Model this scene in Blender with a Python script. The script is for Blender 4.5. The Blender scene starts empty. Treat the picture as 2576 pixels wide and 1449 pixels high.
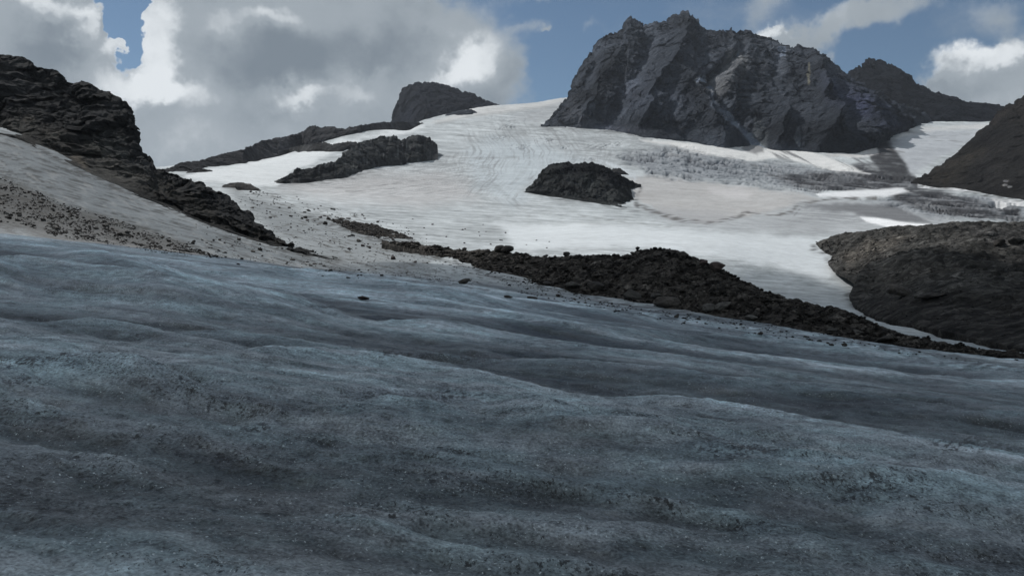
import bpy, math, random
import numpy as np
from mathutils import Vector, Matrix
R = math.radians
rnd = random.Random(7)
S = bpy.context.scene
COL = S.collection

# ------------------------------------------------------------------ camera
F = 2231.0            # focal length in survey units; the survey frame is 2576 x 1449
CU, CV = 1288.0, 724.5
cam = bpy.data.cameras.new('camera'); co = bpy.data.objects.new('camera', cam); COL.objects.link(co)
co.location = (0, 0, 0); co.rotation_euler = (R(90), 0, 0)
cam.sensor_width = 36; cam.lens = 36 * F / 2576
cam.clip_start = 0.1; cam.clip_end = 20000
S.camera = co

# ------------------------------------------------------------------ light
SUN_AZ, SUN_EL = R(-48), R(50)        # azimuth clockwise from +Y
sd = Vector((math.sin(SUN_AZ)*math.cos(SUN_EL), math.cos(SUN_AZ)*math.cos(SUN_EL), math.sin(SUN_EL)))
sl = bpy.data.lights.new('sun', 'SUN'); sl.energy = 3.4; sl.angle = R(0.5); sl.color = (1, 0.98, 0.955)
so = bpy.data.objects.new('sun', sl); COL.objects.link(so)
so.rotation_euler = sd.to_track_quat('Z', 'Y').to_euler()
S.view_settings.view_transform = 'Standard'; S.view_settings.look = 'None'
S.view_settings.exposure = 0.0; S.view_settings.gamma = 1
try:
    S.cycles.max_bounces = 4; S.cycles.diffuse_bounces = 2; S.cycles.transparent_max_bounces = 8
    S.cycles.volume_bounces = 0
except Exception: pass

class NT:
    """small node-tree writer"""
    def __init__(s, tree): s.t = tree; s.n = tree.nodes; s.l = tree.links
    def set(s, node, k, v):
        if v is None: return
        if isinstance(v, bpy.types.NodeSocket): s.l.new(v, node.inputs[k])
        else: node.inputs[k].default_value = v
    def math(s, op, a, b=None, c=None, clamp=False):
        n = s.n.new('ShaderNodeMath'); n.operation = op; n.use_clamp = clamp
        s.set(n, 0, a); s.set(n, 1, b); s.set(n, 2, c); return n.outputs[0]
    def vmath(s, op, a, b=None, scale=None):
        n = s.n.new('ShaderNodeVectorMath'); n.operation = op
        s.set(n, 0, a); s.set(n, 1, b)
        if scale is not None: s.set(n, 'Scale', scale)
        return n.outputs['Value'] if op in ('LENGTH', 'DOT_PRODUCT', 'DISTANCE') else n.outputs[0]
    def ramp(s, x, a, b, lo=0.0, hi=1.0, smooth=True):
        n = s.n.new('ShaderNodeMapRange'); n.interpolation_type = 'SMOOTHSTEP' if smooth else 'LINEAR'
        s.set(n, 0, x); s.set(n, 1, a); s.set(n, 2, b); s.set(n, 3, lo); s.set(n, 4, hi); return n.outputs[0]
    def mix(s, f, a, b, mode='MIX'):
        n = s.n.new('ShaderNodeMix'); n.data_type = 'RGBA'; n.blend_type = mode
        s.set(n, 0, f); s.set(n, 6, a); s.set(n, 7, b); return n.outputs[2]
    def noise(s, vec, scale, detail=4, rough=0.55, dist=0.0, col=False, lac=2.0):
        n = s.n.new('ShaderNodeTexNoise'); s.set(n, 'Vector', vec); s.set(n, 'Scale', scale)
        s.set(n, 'Detail', detail); s.set(n, 'Roughness', rough); s.set(n, 'Distortion', dist); s.set(n, 'Lacunarity', lac)
        return n.outputs[1] if col else n.outputs[0]
    def voro(s, vec, scale, feature='F1', rand=1.0):
        n = s.n.new('ShaderNodeTexVoronoi'); n.feature = feature; s.set(n, 'Vector', vec); s.set(n, 'Scale', scale)
        s.set(n, 'Randomness', rand); return n
    def mapping(s, vec, loc=(0,0,0), rot=(0,0,0), scale=(1,1,1), typ='POINT'):
        n = s.n.new('ShaderNodeMapping'); n.vector_type = typ; s.set(n, 0, vec)
        if typ == 'POINT' or typ == 'TEXTURE': n.inputs[1].default_value = loc
        n.inputs[2].default_value = rot; n.inputs[3].default_value = scale; return n.outputs[0]
    def attr(s, name):
        n = s.n.new('ShaderNodeAttribute'); n.attribute_name = name; return n

# ------------------------------------------------------------------ world: sky with broken cloud
W = bpy.data.worlds.new('World'); S.world = W; W.use_nodes = True
w = NT(W.node_tree); w.n.clear()
out = w.n.new('ShaderNodeOutputWorld'); bg = w.n.new('ShaderNodeBackground')
sky = w.n.new('ShaderNodeTexSky'); sky.sky_type = 'NISHITA'; sky.sun_disc = False
sky.sun_elevation = SUN_EL; sky.sun_rotation = SUN_AZ; sky.altitude = 2800; sky.air_density = 1.0; sky.dust_density = 0.4; sky.ozone_density = 1.5
tc = w.n.new('ShaderNodeTexCoord'); d0 = tc.outputs['Generated']
# two warps of the view direction, a coarse and a fine one, make the cloud edges billow
wn = w.noise(d0, 9.0, 5, 0.62, col=True); wv = w.vmath('SUBTRACT', wn, (0.5, 0.5, 0.5))
wn2 = w.noise(d0, 34.0, 4, 0.6, col=True); wv2 = w.vmath('SUBTRACT', wn2, (0.5, 0.5, 0.5))
d1 = w.vmath('ADD', d0, w.vmath('SCALE', wv, scale=0.085)); d1 = w.vmath('ADD', d1, w.vmath('SCALE', wv2, scale=0.030))
sx = w.n.new('ShaderNodeSeparateXYZ'); w.set(sx, 0, d1)
yy = w.math('MAXIMUM', sx.outputs[1], 0.08)
cx = w.n.new('ShaderNodeCombineXYZ'); w.set(cx, 0, w.math('DIVIDE', sx.outputs[0], yy)); w.set(cx, 1, w.math('DIVIDE', sx.outputs[2], yy))
P = cx.outputs[0]
def blob(u, v, ru, rv, ang=0, amt=1.0, soft=0.0):
    """a soft elliptical cloud (or gap) in the sky ahead; u, v survey units"""
    m = w.mapping(P, loc=((u-CU)/F, (CV-v)/F, 0), rot=(0, 0, R(ang)), scale=(ru/F, rv/F, 1), typ='TEXTURE')
    return w.ramp(w.vmath('LENGTH', m), 1.0, soft, 0.0, amt)
def total(bl):
    s_ = None
    for b in bl:
        o = blob(*b); s_ = o if s_ is None else w.math('ADD', s_, o)
    return s_
# coverage: one huge bank on the left and centre, streaks and a cumulus on the right
cov = total([
 (560, 260, 860, 560, 0, 1.5, .45), (1080, 190, 330, 260, 20, 1.0, .2), (60, 120, 330, 330, 0, 1.0, .3),
 (1370, -10, 190, 40, 0, .45, .0),(1340, 75, 80, 30, 25, .35, 0), (1190, 245, 90, 40, -20, .5, .0),
 (2150, 75, 330, 62, 22, .95, .0), (1960, 130, 120, 60, 20, .6, .0), (1930, 30, 60, 90, 0, .4, 0), (1955, 102, 36, 22, 0, 1.2, .2), (2075, 150, 45, 25, 0, .7, .0),
 (2470, 205, 250, 100, 8, 1.5, .35), (2540, 290, 260, 150, 0, 1.5, .35), (2560, 150, 120, 80, 20, 1.0, .2), (2330, 235, 110, 50, 25, .6, .2),
 (2540, 40, 130, 90, 0, .45, .0), (1485, 85, 60, 25, 20, .3, 0), (1370, 80, 30, 14, 25, .6, 0), (2060, 60, 620, 130, 5, .16, 0)])
gap = total([(290, -10, 100, 130, 4, 2.8, .5), (318, 92, 72, 112, -8, 2.6, .4), (215, 128, 60, 45, 0, 1.0, 0), (950, 255, 80, 60, 0, .45, 0), (1100, 190, 40, 30, 0, .3, 0), (1420, 170, 130, 120, 0, .8, .2)])
tuft = total([(290, 66, 34, 30, 0, 2.6, .2), (276, 122, 55, 44, 30, 2.4, .3)])
fb = w.noise(w.vmath('MULTIPLY', d0, (1, 1, 1.4)), 8.0, 10, 0.66)
D = w.math('ADD', w.math('SUBTRACT', cov, gap), tuft)
D = w.math('ADD', D, w.math('MULTIPLY', w.math('SUBTRACT', fb, 0.5), 1.3))
# behind and above the camera: an ordinary partly clouded sky
back = w.ramp(w.noise(d0, 2.2, 6, 0.6), 0.34, 0.56)
front = w.ramp(sx.outputs[1], 0.55, 0.8)
alpha = w.ramp(D, 0.05, 0.90)
mixa = w.n.new('ShaderNodeMix'); w.set(mixa, 0, front); w.set(mixa, 2, back); w.set(mixa, 3, alpha); alpha = mixa.outputs[0]
# whiteness: sun-side billows white, thick parts grey
wh = total([(110, 15, 150, 50, -10, .9, .1), (205, 70, 45, 90, 10, .75, .1), (400, 110, 95, 190, 5, .95, .2), (330, 215, 190, 75, -8, .8, .2), (285, 110, 60, 60, 0, .8, .2), (500, 250, 110, 70, -10, .55, .1),
 (680, 40, 110, 50, -10, .6, .1), (560, 55, 130, 60, 0, .45, .1), (740, 255, 110, 55, 10, .8, .1), (420, 220, 140, 70, 0, .5, .1), (700, 240, 130, 60, 15, .4, .1), (900, 225, 150, 55, 20, .55, .1), (1190, 135, 130, 85, 25, .95, .15), (1110, 190, 120, 50, 30, .5, 0), (1120, 40, 160, 60, 0, .3, 0), (670, 330, 80, 35, 0, .3, 0), (460, 330, 170, 90, 0, .45, 0), (620, 390, 300, 70, 0, .2, 0),
 (1955, 102, 50, 30, 0, .9, .2), (2470, 150, 260, 50, 12, .95, .2), (2150, 75, 330, 80, 22, .28, .0), (2500, 260, 260, 110, 0, .45, 0), (2400, 140, 120, 40, 10, .5, 0)])
dk = total([(700, 150, 260, 120, 10, .50, .1), (950, 130, 200, 120, 20, .35, .1), (110, 150, 170, 110, -10, .4, .1), (520, 300, 60, 40, 0, .15, 0), (2440, 235, 160, 40, 10, .3, 0)])
f2 = w.noise(w.vmath('ADD', d0, (3.1, 1.7, .4)), 11.0, 9, 0.60)
Wt = w.math('ADD', w.math('SUBTRACT', wh, dk), w.math('MULTIPLY', w.math('SUBTRACT', f2, 0.5), 1.6)); Wt = w.math('ADD', Wt, w.ramp(D, 1.0, 0.3, 0.0, 0.42))
ccol = w.mix(w.ramp(Wt, -0.6, 0.28), (.195, .235, .275, 1), (.35, .395, .435, 1))
ccol = w.mix(w.ramp(Wt, 0.25, 1.15), ccol, (.80, .84, .87, 1))
skc = w.mix(1.0, sky.outputs[0], (0.62, 0.64, 0.59, 1), 'MULTIPLY')
skc = w.vmath('SCALE', skc, scale=0.115)
fin = w.mix(w.math('MULTIPLY', alpha, 0.97), skc, ccol)
w.set(bg, 0, w.vmath('SCALE', fin, scale=10.0)); bg.inputs[1].default_value = 0.1
w.l.new(bg.outputs[0], out.inputs[0])

# ------------------------------------------------------------------ numpy noise
_rg = np.random.RandomState(11)
_perm = np.concatenate([_rg.permutation(256)]*3).astype(np.int32)
_g = _rg.normal(size=(256, 3)).astype(np.float32); _g /= np.linalg.norm(_g, axis=1)[:, None]
def _pn(x, y, z):
    xi = np.floor(x).astype(np.int32); yi = np.floor(y).astype(np.int32); zi = np.floor(z).astype(np.int32)
    xf = (x-xi).astype(np.float32); yf = (y-yi).astype(np.float32); zf = (z-zi).astype(np.float32)
    xi &= 255; yi &= 255; zi &= 255
    fu = xf*xf*xf*(xf*(xf*6-15)+10); fv = yf*yf*yf*(yf*(yf*6-15)+10); fw = zf*zf*zf*(zf*(zf*6-15)+10)
    def g(dx, dy, dz):
        h = _perm[_perm[_perm[xi+dx]+yi+dy]+zi+dz]; G = _g[h]
        return G[:, 0]*(xf-dx)+G[:, 1]*(yf-dy)+G[:, 2]*(zf-dz)
    a = g(0,0,0)*(1-fu)+g(1,0,0)*fu; b = g(0,1,0)*(1-fu)+g(1,1,0)*fu
    c = g(0,0,1)*(1-fu)+g(1,0,1)*fu; d = g(0,1,1)*(1-fu)+g(1,1,1)*fu
    a = a*(1-fv)+b*fv; c = c*(1-fv)+d*fv
    return (a*(1-fw)+c*fw)*1.7
def pn(x, y, z):
    sh = np.broadcast(x, y, z).shape
    x = np.broadcast_to(x, sh).ravel(); y = np.broadcast_to(y, sh).ravel(); z = np.broadcast_to(z, sh).ravel()
    o = np.empty(x.size, np.float32)
    for i in range(0, x.size, 160000):
        o[i:i+160000] = _pn(x[i:i+160000], y[i:i+160000], z[i:i+160000])
    return o.reshape(sh)
def fbm(x, y, z, o=5, lac=2.03, gain=0.5, ridged=False, billow=False):
    t = 0; a = 1.0; s = 0
    for i in range(o):
        n = pn(x*lac**i+17.3*i, y*lac**i-9.1*i, z*lac**i+4.7*i)
        if ridged: n = 1-2*np.abs(n)
        elif billow: n = 2*np.abs(n)-0.5
        t = t+a*n; s += a; a *= gain
    return t/s
def worley(x, y, z, seed=0):
    """distance to nearest jittered point and that point's random value"""
    sh = x.shape; x = x.ravel(); y = y.ravel(); z = z.ravel()
    xi = np.floor(x).astype(np.int32); yi = np.floor(y).astype(np.int32); zi = np.floor(z).astype(np.int32)
    best = np.full(x.shape, 9.0, np.float32); val = np.zeros(x.shape, np.float32)
    J = np.random.RandomState(5+seed).rand(256, 4).astype(np.float32)
    for dx in (-1,0,1):
        for dy in (-1,0,1):
            for dz in (-1,0,1):
                h = _perm[_perm[_perm[(xi+dx) & 255]+((yi+dy) & 255)]+((zi+dz) & 255)]
                j = J[h]
                q = (xi+dx+j[:,0]-x)**2+(yi+dy+j[:,1]-y)**2+(zi+dz+j[:,2]-z)**2
                m = q < best; best = np.where(m, q, best); val = np.where(m, j[:,3], val)
    return np.sqrt(best).reshape(sh), val.reshape(sh)
def sstep(x, a, b):
    t = np.clip((x-a)/(b-a), 0, 1); return t*t*(3-2*t)
def poly_sd(U, V, pts):
    """signed distance (inside positive) to a polygon"""
    d = np.full(U.shape, 1e9, np.float32); ins = np.zeros(U.shape, bool); n = len(pts)
    for i in range(n):
        x0, y0 = pts[i]; x1, y1 = pts[(i+1) % n]
        ex, ey = x1-x0, y1-y0; wx, wy = U-x0, V-y0
        t = np.clip((wx*ex+wy*ey)/(ex*ex+ey*ey+1e-9), 0, 1)
        d = np.minimum(d, (wx-ex*t)**2+(wy-ey*t)**2)
        if y0 != y1:
            c = (V >= min(y0, y1)) & (V < max(y0, y1))
            ins ^= c & (U < x0+(V-y0)*ex/ey)
    d = np.sqrt(d); return np.where(ins, d, -d)
def line_d(U, V, pts):
    d = np.full(U.shape, 1e9, np.float32)
    for (x0, y0), (x1, y1) in zip(pts[:-1], pts[1:]):
        ex, ey = x1-x0, y1-y0; t = np.clip(((U-x0)*ex+(V-y0)*ey)/(ex*ex+ey*ey+1e-9), 0, 1)
        d = np.minimum(d, (U-x0-ex*t)**2+(V-y0-ey*t)**2)
    return np.sqrt(d)
def world(u, v, Y): return ((u-CU)/F*Y, Y, (CV-v)/F*Y)
def proj(P_): return CU+F*P_[..., 0]/P_[..., 1], CV-F*P_[..., 2]/P_[..., 1]

# ------------------------------------------------------------------ mesh helpers
def tag(o, label=None, cat=None, group=None, kind=None):
    if label: o['label'] = label
    if cat: o['category'] = cat
    if group: o['group'] = group
    if kind: o['kind'] = kind
def raw_mesh(name, V_, Q, mat, smooth, attrs=None):
    me = bpy.data.meshes.new(name)
    k = Q.shape[1]
    me.vertices.add(len(V_)); me.vertices.foreach_set('co', V_.astype(np.float32).ravel())
    me.loops.add(Q.size); me.loops.foreach_set('vertex_index', Q.astype(np.int32).ravel())
    me.polygons.add(len(Q)); me.polygons.foreach_set('loop_start', np.arange(0, Q.size, k, dtype=np.int32))
    try: me.polygons.foreach_set('loop_total', np.full(len(Q), k, np.int32))
    except Exception: pass
    me.polygons.foreach_set('use_smooth', np.full(len(Q), smooth, bool))
    for an, arr in (attrs or {}).items():
        if arr.ndim == 2:
            a = me.attributes.new(an, 'FLOAT_COLOR', 'POINT'); c = np.ones((len(V_), 4), np.float32); c[:, :3] = arr
            a.data.foreach_set('color', c.ravel())
        else:
            a = me.attributes.new(an, 'FLOAT', 'POINT'); a.data.foreach_set('value', arr.astype(np.float32).ravel())
    me.update(calc_edges=True); me.materials.append(mat)
    o = bpy.data.objects.new(name, me); COL.objects.link(o); return o
GRIDS = {}
def grid_mesh(name, Pg, mat, smooth=True, attrs=None, flip=False):
    nr, nc = Pg.shape[:2]
    i = np.arange(nr*nc).reshape(nr, nc)
    Q = np.stack([i[:-1, :-1], i[:-1, 1:], i[1:, 1:], i[1:, :-1]], -1).reshape(-1, 4)
    if flip: Q = Q[:, ::-1]
    at = {k: (a.reshape(-1, 3) if a.ndim == 3 else a.ravel()) for k, a in (attrs or {}).items()}
    o = raw_mesh(name, Pg.reshape(-1, 3), Q, mat, smooth, at)
    U, V = proj(Pg); GRIDS[name] = (U, V, Pg)
    return o
def hit(name, u, v, r=4.0):
    """the nearest visible point of a terrain mesh along the sight line (u, v)"""
    U, V, Pg = GRIDS[name]
    d = (U-u)**2+(V-v)**2; m = d < r*r
    if not m.any(): k = d.argmin(); return Vector(Pg.reshape(-1, 3)[k])
    Y = np.where(m, Pg[..., 1], 1e9); y0 = Y.min()
    d = np.where(m & (Pg[..., 1] < y0*1.06+0.5), d, 1e9)
    return Vector([float(c) for c in Pg.reshape(-1, 3)[d.argmin()]])

# ------------------------------------------------------------------ materials
def base_mat(name):
    m = bpy.data.materials.new(name); m.use_nodes = True; t = NT(m.node_tree)
    b = m.node_tree.nodes['Principled BSDF']; return m, t, b
def ice_material():
    m, t, b = base_mat('glacier_ice')
    geo = t.n.new('ShaderNodeNewGeometry'); p = geo.outputs['Position']
    col = t.attr('albedo').outputs['Color']; near = t.attr('near').outputs['Fac']; dirt = t.attr('grit').outputs['Fac']
    pm = t.vmath('MULTIPLY', p, (0.45, 1, 1))
    # broad mottling
    n1 = t.noise(pm, 0.9, 6, 0.62); n2 = t.noise(t.vmath('MULTIPLY', p, (0.8, 1, 1)), 5.5, 8, 0.68); n3 = t.noise(p, 42.0, 3, 0.6); n4 = t.noise(pm, 0.12, 6, 0.6)
    f = t.math('ADD', t.math('MULTIPLY', t.math('SUBTRACT', n1, .5), t.math('ADD', t.math('MULTIPLY', near, 1.1), .7)), 1.0)
    f = t.math('ADD', f, t.math('MULTIPLY', t.math('SUBTRACT', n4, .5), 0.35))
    fn = t.math('ADD', t.math('MULTIPLY', t.math('SUBTRACT', n2, .5), 2.0), t.math('MULTIPLY', t.math('SUBTRACT', n3, .5), 2.0))
    f = t.math('ADD', f, t.math('MULTIPLY', fn, t.math('ADD', t.math('MULTIPLY', near, .75), .25)))
    f = t.math('POWER', t.math('MAXIMUM', f, 0.15), t.math('ADD', 1.0, t.math('MULTIPLY', near, .55)))
    c = t.vmath('SCALE', col, scale=f)
    # teal and violet-grey drifts in the bare ice
    tint = t.ramp(t.noise(pm, 1.7, 4, .6), .38, .62)
    tn = t.mix(tint, (1.04, 1.0, 1.01, 1), (.93, 1.01, 1.02, 1))
    c = t.mix(near, c, t.mix(1.0, c, tn, 'MULTIPLY'))
    # cryoconite grit: dark specks gathered in patches
    patch = t.math('ADD', t.noise(pm, 1.3, 5, .65), t.math('MULTIPLY', dirt, 0.32))
    ps = t.vmath('MULTIPLY', p, (1.7, 1, 1.2)); sp = t.noise(ps, 26.0, 3, .75); sp2 = t.noise(ps, 6.0, 5, .78)
    thr = t.math('SUBTRACT', 0.935, t.math('MULTIPLY', patch, 0.50))
    m1 = t.ramp(sp, thr, t.math('ADD', thr, .05)); m2 = t.ramp(sp2, t.math('ADD', thr, .01), t.math('ADD', thr, .06))
    spk = t.math('MAXIMUM', m1, m2, clamp=True)
    spk = t.math('MULTIPLY', spk, t.math('MULTIPLY', near, .9))
    c = t.mix(spk, c, (.018, .018, .017, 1))
    # white crystal glints painted into the base colour
    gl = t.ramp(t.noise(t.vmath('MULTIPLY', p, (1.3, 1, 1)), 34.0, 3, .6), .635, .69); gl = t.math('MULTIPLY', gl, t.ramp(t.noise(pm, 2.3, 4, .6), .38, .58))
    gl = t.math('MULTIPLY', gl, near)
    c = t.mix(t.math('MULTIPLY', gl, .9), c, (.75, .82, .84, 1))
    t.set(b, 'Base Color', c); t.set(b, 'Roughness', t.ramp(near, 0, 1, .9, .42, False)); t.set(b, 'Specular IOR Level', t.ramp(near, 0, 1, .05, .4, False))
    h = t.math('ADD', t.math('MULTIPLY', n2, .12), t.math('MULTIPLY', n3, .025))
    h = t.math('ADD', h, t.math('MULTIPLY', n1, .35))
    h = t.math('SUBTRACT', h, t.math('MULTIPLY', spk, .015))
    bp = t.n.new('ShaderNodeBump'); bp.inputs['Strength'].default_value = .7; bp.inputs['Distance'].default_value = 1.0
    t.set(bp, 'Height', h); t.l.new(bp.outputs[0], b.inputs['Normal'])
    return m
def rock_material(name, c1, c2, c3, scale, bump=1.0, rubble=0.0, cell=1.0, strat=0.0):
    """bedrock: three mineral tones, joints, strata; with rubble > 0 a loose stone pattern of cell size 1/cell"""
    m, t, b = base_mat(name)
    geo = t.n.new('ShaderNodeNewGeometry'); p = geo.outputs['Position']
    tint = t.attr('albedo').outputs['Color']
    n1 = t.noise(p, scale, 8, .68); n2 = t.noise(t.vmath('MULTIPLY', p, (1, 1, 2.5)), scale*4, 6, .7); n3 = t.noise(p, scale*0.25, 4, .6)
    c = t.mix(t.ramp(n1, .36, .64), c1 + (1,), c2 + (1,))
    c = t.mix(t.ramp(n2, .53, .72), c, c3 + (1,))
    c = t.vmath('SCALE', c, scale=t.math('ADD', t.math('MULTIPLY', n3, 1.1), .45))
    h = t.math('ADD', t.math('MULTIPLY', n1, 1.0/scale), t.math('MULTIPLY', n2, .35/scale))
    if strat:
        w_ = t.n.new('ShaderNodeTexWave'); w_.bands_direction = 'Z'; t.set(w_, 0, p)
        w_.inputs['Scale'].default_value = strat; w_.inputs['Distortion'].default_value = 9; w_.inputs['Detail'].default_value = 4
        h = t.math('ADD', h, t.math('MULTIPLY', w_.outputs[1], .25/scale))
    if rubble:
        for k, (s_, a_) in enumerate(((cell, 1.0), (cell*2.7, .6))):
            v = t.voro(p, s_); hs = t.n.new('ShaderNodeSeparateColor'); t.set(hs, 0, v.outputs['Color'])
            c = t.vmath('SCALE', c, scale=t.ramp(hs.outputs[0], .2, 1.0, 1-.55*a_*rubble, 1+1.1*a_*rubble, False))
            h = t.math('SUBTRACT', h, t.math('MULTIPLY', v.outputs['Distance'], .55*a_/s_))
    c = t.mix(1.0, c, tint, 'MULTIPLY')
    t.set(b, 'Base Color', c); b.inputs['Roughness'].default_value = .95; b.inputs['Specular IOR Level'].default_value = .06
    bp = t.n.new('ShaderNodeBump'); bp.inputs['Strength'].default_value = .8; bp.inputs['Distance'].default_value = bump
    t.set(bp, 'Height', h); t.l.new(bp.outputs[0], b.inputs['Normal'])
    return m
def stone_material(name, c1, c2):
    m, t, b = base_mat(name)
    oi = t.n.new('ShaderNodeObjectInfo'); tcn = t.n.new('ShaderNodeTexCoord'); p = tcn.outputs['Object']
    n1 = t.noise(t.vmath('ADD', p, oi.outputs['Location']), 2.2, 7, .65)
    c = t.mix(t.ramp(n1, .35, .68), c1 + (1,), c2 + (1,))
    c = t.vmath('SCALE', c, scale=t.math('ADD', t.math('MULTIPLY', oi.outputs['Random'], .8), .6))
    t.set(b, 'Base Color', c); b.inputs['Roughness'].default_value = .85; b.inputs['Specular IOR Level'].default_value = .25
    bp = t.n.new('ShaderNodeBump'); bp.inputs['Strength'].default_value = .7; bp.inputs['Distance'].default_value = .25
    t.set(bp, 'Height', n1); t.l.new(bp.outputs[0], b.inputs['Normal'])
    return m
M_ice = ice_material()
M_far = rock_material('far_rock', (.092, .108, .135), (.040, .048, .064), (.165, .172, .188), 0.05, 1.5)
M_dark = rock_material('dark_rock', (.018, .021, .031), (.010, .013, .020), (.034, .036, .044), 0.03, 6.0)  # near-black: the cloud shadow on the smaller peak sits in this albedo
M_mid = rock_material('slab_rock', (.085, .085, .085), (.045, .045, .046), (.16, .158, .15), 0.09, 2.5, strat=.03)
M_cliff = rock_material('cliff_rock', (.058, .059, .060), (.025, .026, .027), (.115, .115, .112), 0.28, .7, strat=.08)
M_mor = rock_material('moraine_rubble', (.040, .036, .032), (.024, .022, .020), (.070, .064, .057), 1.2, .3, rubble=.8, cell=1.6)
M_hill = rock_material('moraine_hill', (.056, .054, .050), (.032, .031, .029), (.090, .086, .080), 0.25, .35, rubble=.6, cell=0.7)
M_stone = stone_material('stone_dark', (.030, .026, .023), (.075, .068, .060))
M_red = stone_material('stone_red', (.032, .023, .021), (.062, .046, .041))
M_pale = stone_material('stone_pale', (.050, .047, .043), (.095, .09, .082))

# ------------------------------------------------------------------ glacier: one sheet of ice from our feet to the col
def plane(x, Y): return -1.6+0.018*Y-0.115*x
ctrl = []   # (u, v, Y) surveyed
for u in (-700, 0, 600, 1288, 2000, 2576, 3300):
    for Y in (2, 5, 10, 20, 35): ctrl.append((u, None, Y))
for u in (-500, 0, 300, 600, 900): ctrl.append((u, None, 58))
for u in (2576, 3000): ctrl.append((u, None, 44))
ctrl += [(1150,655,112),(1300,700,92),(1450,738,82),(1650,772,75),(1900,812,65),(2200,860,54),
 # trough behind the near fold, then the left slope up to the cliff foot
 (-300,590,78),(0,606,76),(300,640,76),(560,668,78),(800,686,84),(1000,665,100),
 (0,540,96),(150,560,96),(300,600,92),(-400,330,150),(0,440,122),(0,335,152),(100,375,146),(200,430,142),(300,500,128),(400,515,140),(500,560,124),(640,610,124),(740,635,120),(600,585,150),
 (850,640,130),(1000,610,165),(850,560,205),(1000,560,240),(700,500,250),(850,500,330),(1000,510,390),(1150,520,420),(620,480,330),
 (420,480,330),(480,438,520),(560,418,600),(650,450,520),(750,465,500),(700,400,720),(900,430,600),(1100,450,600),(1100,400,740),(880,340,880),(1000,328,980),(1100,330,1080),(1200,400,760),
 (1150,610,190),(1300,630,190),(1450,632,190),(1300,560,340),(1300,500,480),(1300,440,640),(1280,380,820),(1250,330,1050),
 (1090,305,1300),(1180,275,1600),(1260,268,1750),(1340,264,1780),(1430,243,1800),(1380,300,1350),(1470,320,1150),(1600,345,1050),(1560,400,860),
 (1600,618,210),(1800,628,210),(1950,690,190),(2100,760,150),(2150,790,125),(2300,800,140),(2576,850,120),(3000,900,120),
 (1500,566,300),(1700,575,310),(1900,586,310),(2060,596,300),(2300,620,300),
 (1500,545,410),(1700,562,420),(1900,572,420),(2100,575,420),(2300,570,420),(2576,570,420),
 (1650,500,560),(1850,490,600),(2000,500,560),(2200,490,580),(2400,520,520),(2600,540,480),
 (1650,440,720),(1850,452,720),(2050,460,700),(2250,462,700),(2450,480,640),(2700,505,600),
 (1700,385,900),(1900,400,900),(2100,410,880),(2250,390,920),(2330,420,860),(1750,355,1020),(1900,366,1040),(2050,366,1060),(2150,372,1040),(2225,350,1080),
 (2300,318,1280),(2400,312,1350),(2500,309,1400),(2420,350,1150),(2700,300,1400),
 (-500,200,400),(0,300,400),(200,420,420),(-500,300,1000),(200,420,900),(400,440,800),(700,395,900),(500,430,1100),(800,370,1200),(1000,340,1300),
 (700,420,2600),(1200,400,2600),(1400,400,2600),(1700,400,2600),(2400,400,2600),(3200,350,2600),(3200,500,900),(3200,600,400),(3200,700,200)]
cu = np.array([c[0] for c in ctrl], float); cY = np.array([c[2] for c in ctrl], float)
cr = np.array([0.0 if c[1] is None else (CV-c[1])/F-plane((c[0]-CU)/F*c[2], c[2])/c[2] for c in ctrl])
ax = lambda u: (u-CU)/700.0
ay = lambda Y: np.log(Y)*1.25
def tps_fit(X, Yv, r, lam):
    n = len(X); d2 = (X[:, None]-X[None])**2+(Yv[:, None]-Yv[None])**2
    K = 0.5*d2*np.log(d2+1e-9); K += np.eye(n)*lam
    Pm = np.stack([np.ones(n), X, Yv], 1); A = np.zeros((n+3, n+3)); A[:n, :n] = K; A[:n, n:] = Pm; A[n:, :n] = Pm.T
    return np.linalg.solve(A, np.concatenate([r, np.zeros(3)]))
X_, Y_ = ax(cu), ay(cY); sol = tps_fit(X_, Y_, cr, 2e-3)
def tps(u, Y):
    a, b2 = ax(u).ravel(), ay(Y).ravel(); o = sol[-3]+sol[-2]*a+sol[-1]*b2
    for i in range(len(X_)):
        q = (a-X_[i])**2+(b2-Y_[i])**2; o = o+sol[i]*0.5*q*np.log(q+1e-9)
    return o.reshape(u.shape)
def lin_up(coarse_u, coarse_y, Z, u, y):
    iu = np.interp(u, coarse_u, np.arange(len(coarse_u))); iy = np.interp(y, coarse_y, np.arange(len(coarse_y)))
    u0 = np.minimum(iu.astype(int), len(coarse_u)-2); y0 = np.minimum(iy.astype(int), len(coarse_y)-2)
    fu = (iu-u0)[None, :]; fy = (iy-y0)[:, None]
    A = Z[y0][:, u0]; B = Z[y0][:, u0+1]; C = Z[y0+1][:, u0]; E = Z[y0+1][:, u0+1]
    return A*(1-fu)*(1-fy)+B*fu*(1-fy)+C*(1-fu)*fy+E*fu*fy

NC = 1250
us = np.concatenate([np.linspace(-900, -60, 70, endpoint=False), np.linspace(-60, 2640, NC), np.linspace(2645, 3500, 70)])
ys = np.concatenate([[1.2, 1.8, 2.5, 3.2], 1/np.linspace(1/3.7, 1/62, 820, endpoint=False), np.exp(np.linspace(math.log(62), math.log(260), 260, endpoint=False)), np.exp(np.linspace(math.log(260), math.log(2500), 470))])
cgu = np.linspace(-900, 3500, 150); cgy = np.exp(np.linspace(math.log(1.2), math.log(2500), 170))
Rc = tps(*np.meshgrid(cgu, cgy)); Rg = lin_up(cgu, cgy, Rc, us, ys)
Ug, Yg = np.meshgrid(us, ys); Xg = (Ug-CU)/F*Yg
Rg *= sstep(Yg, 12, 40)
Zg = plane(Xg, Yg)+Yg*Rg
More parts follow.
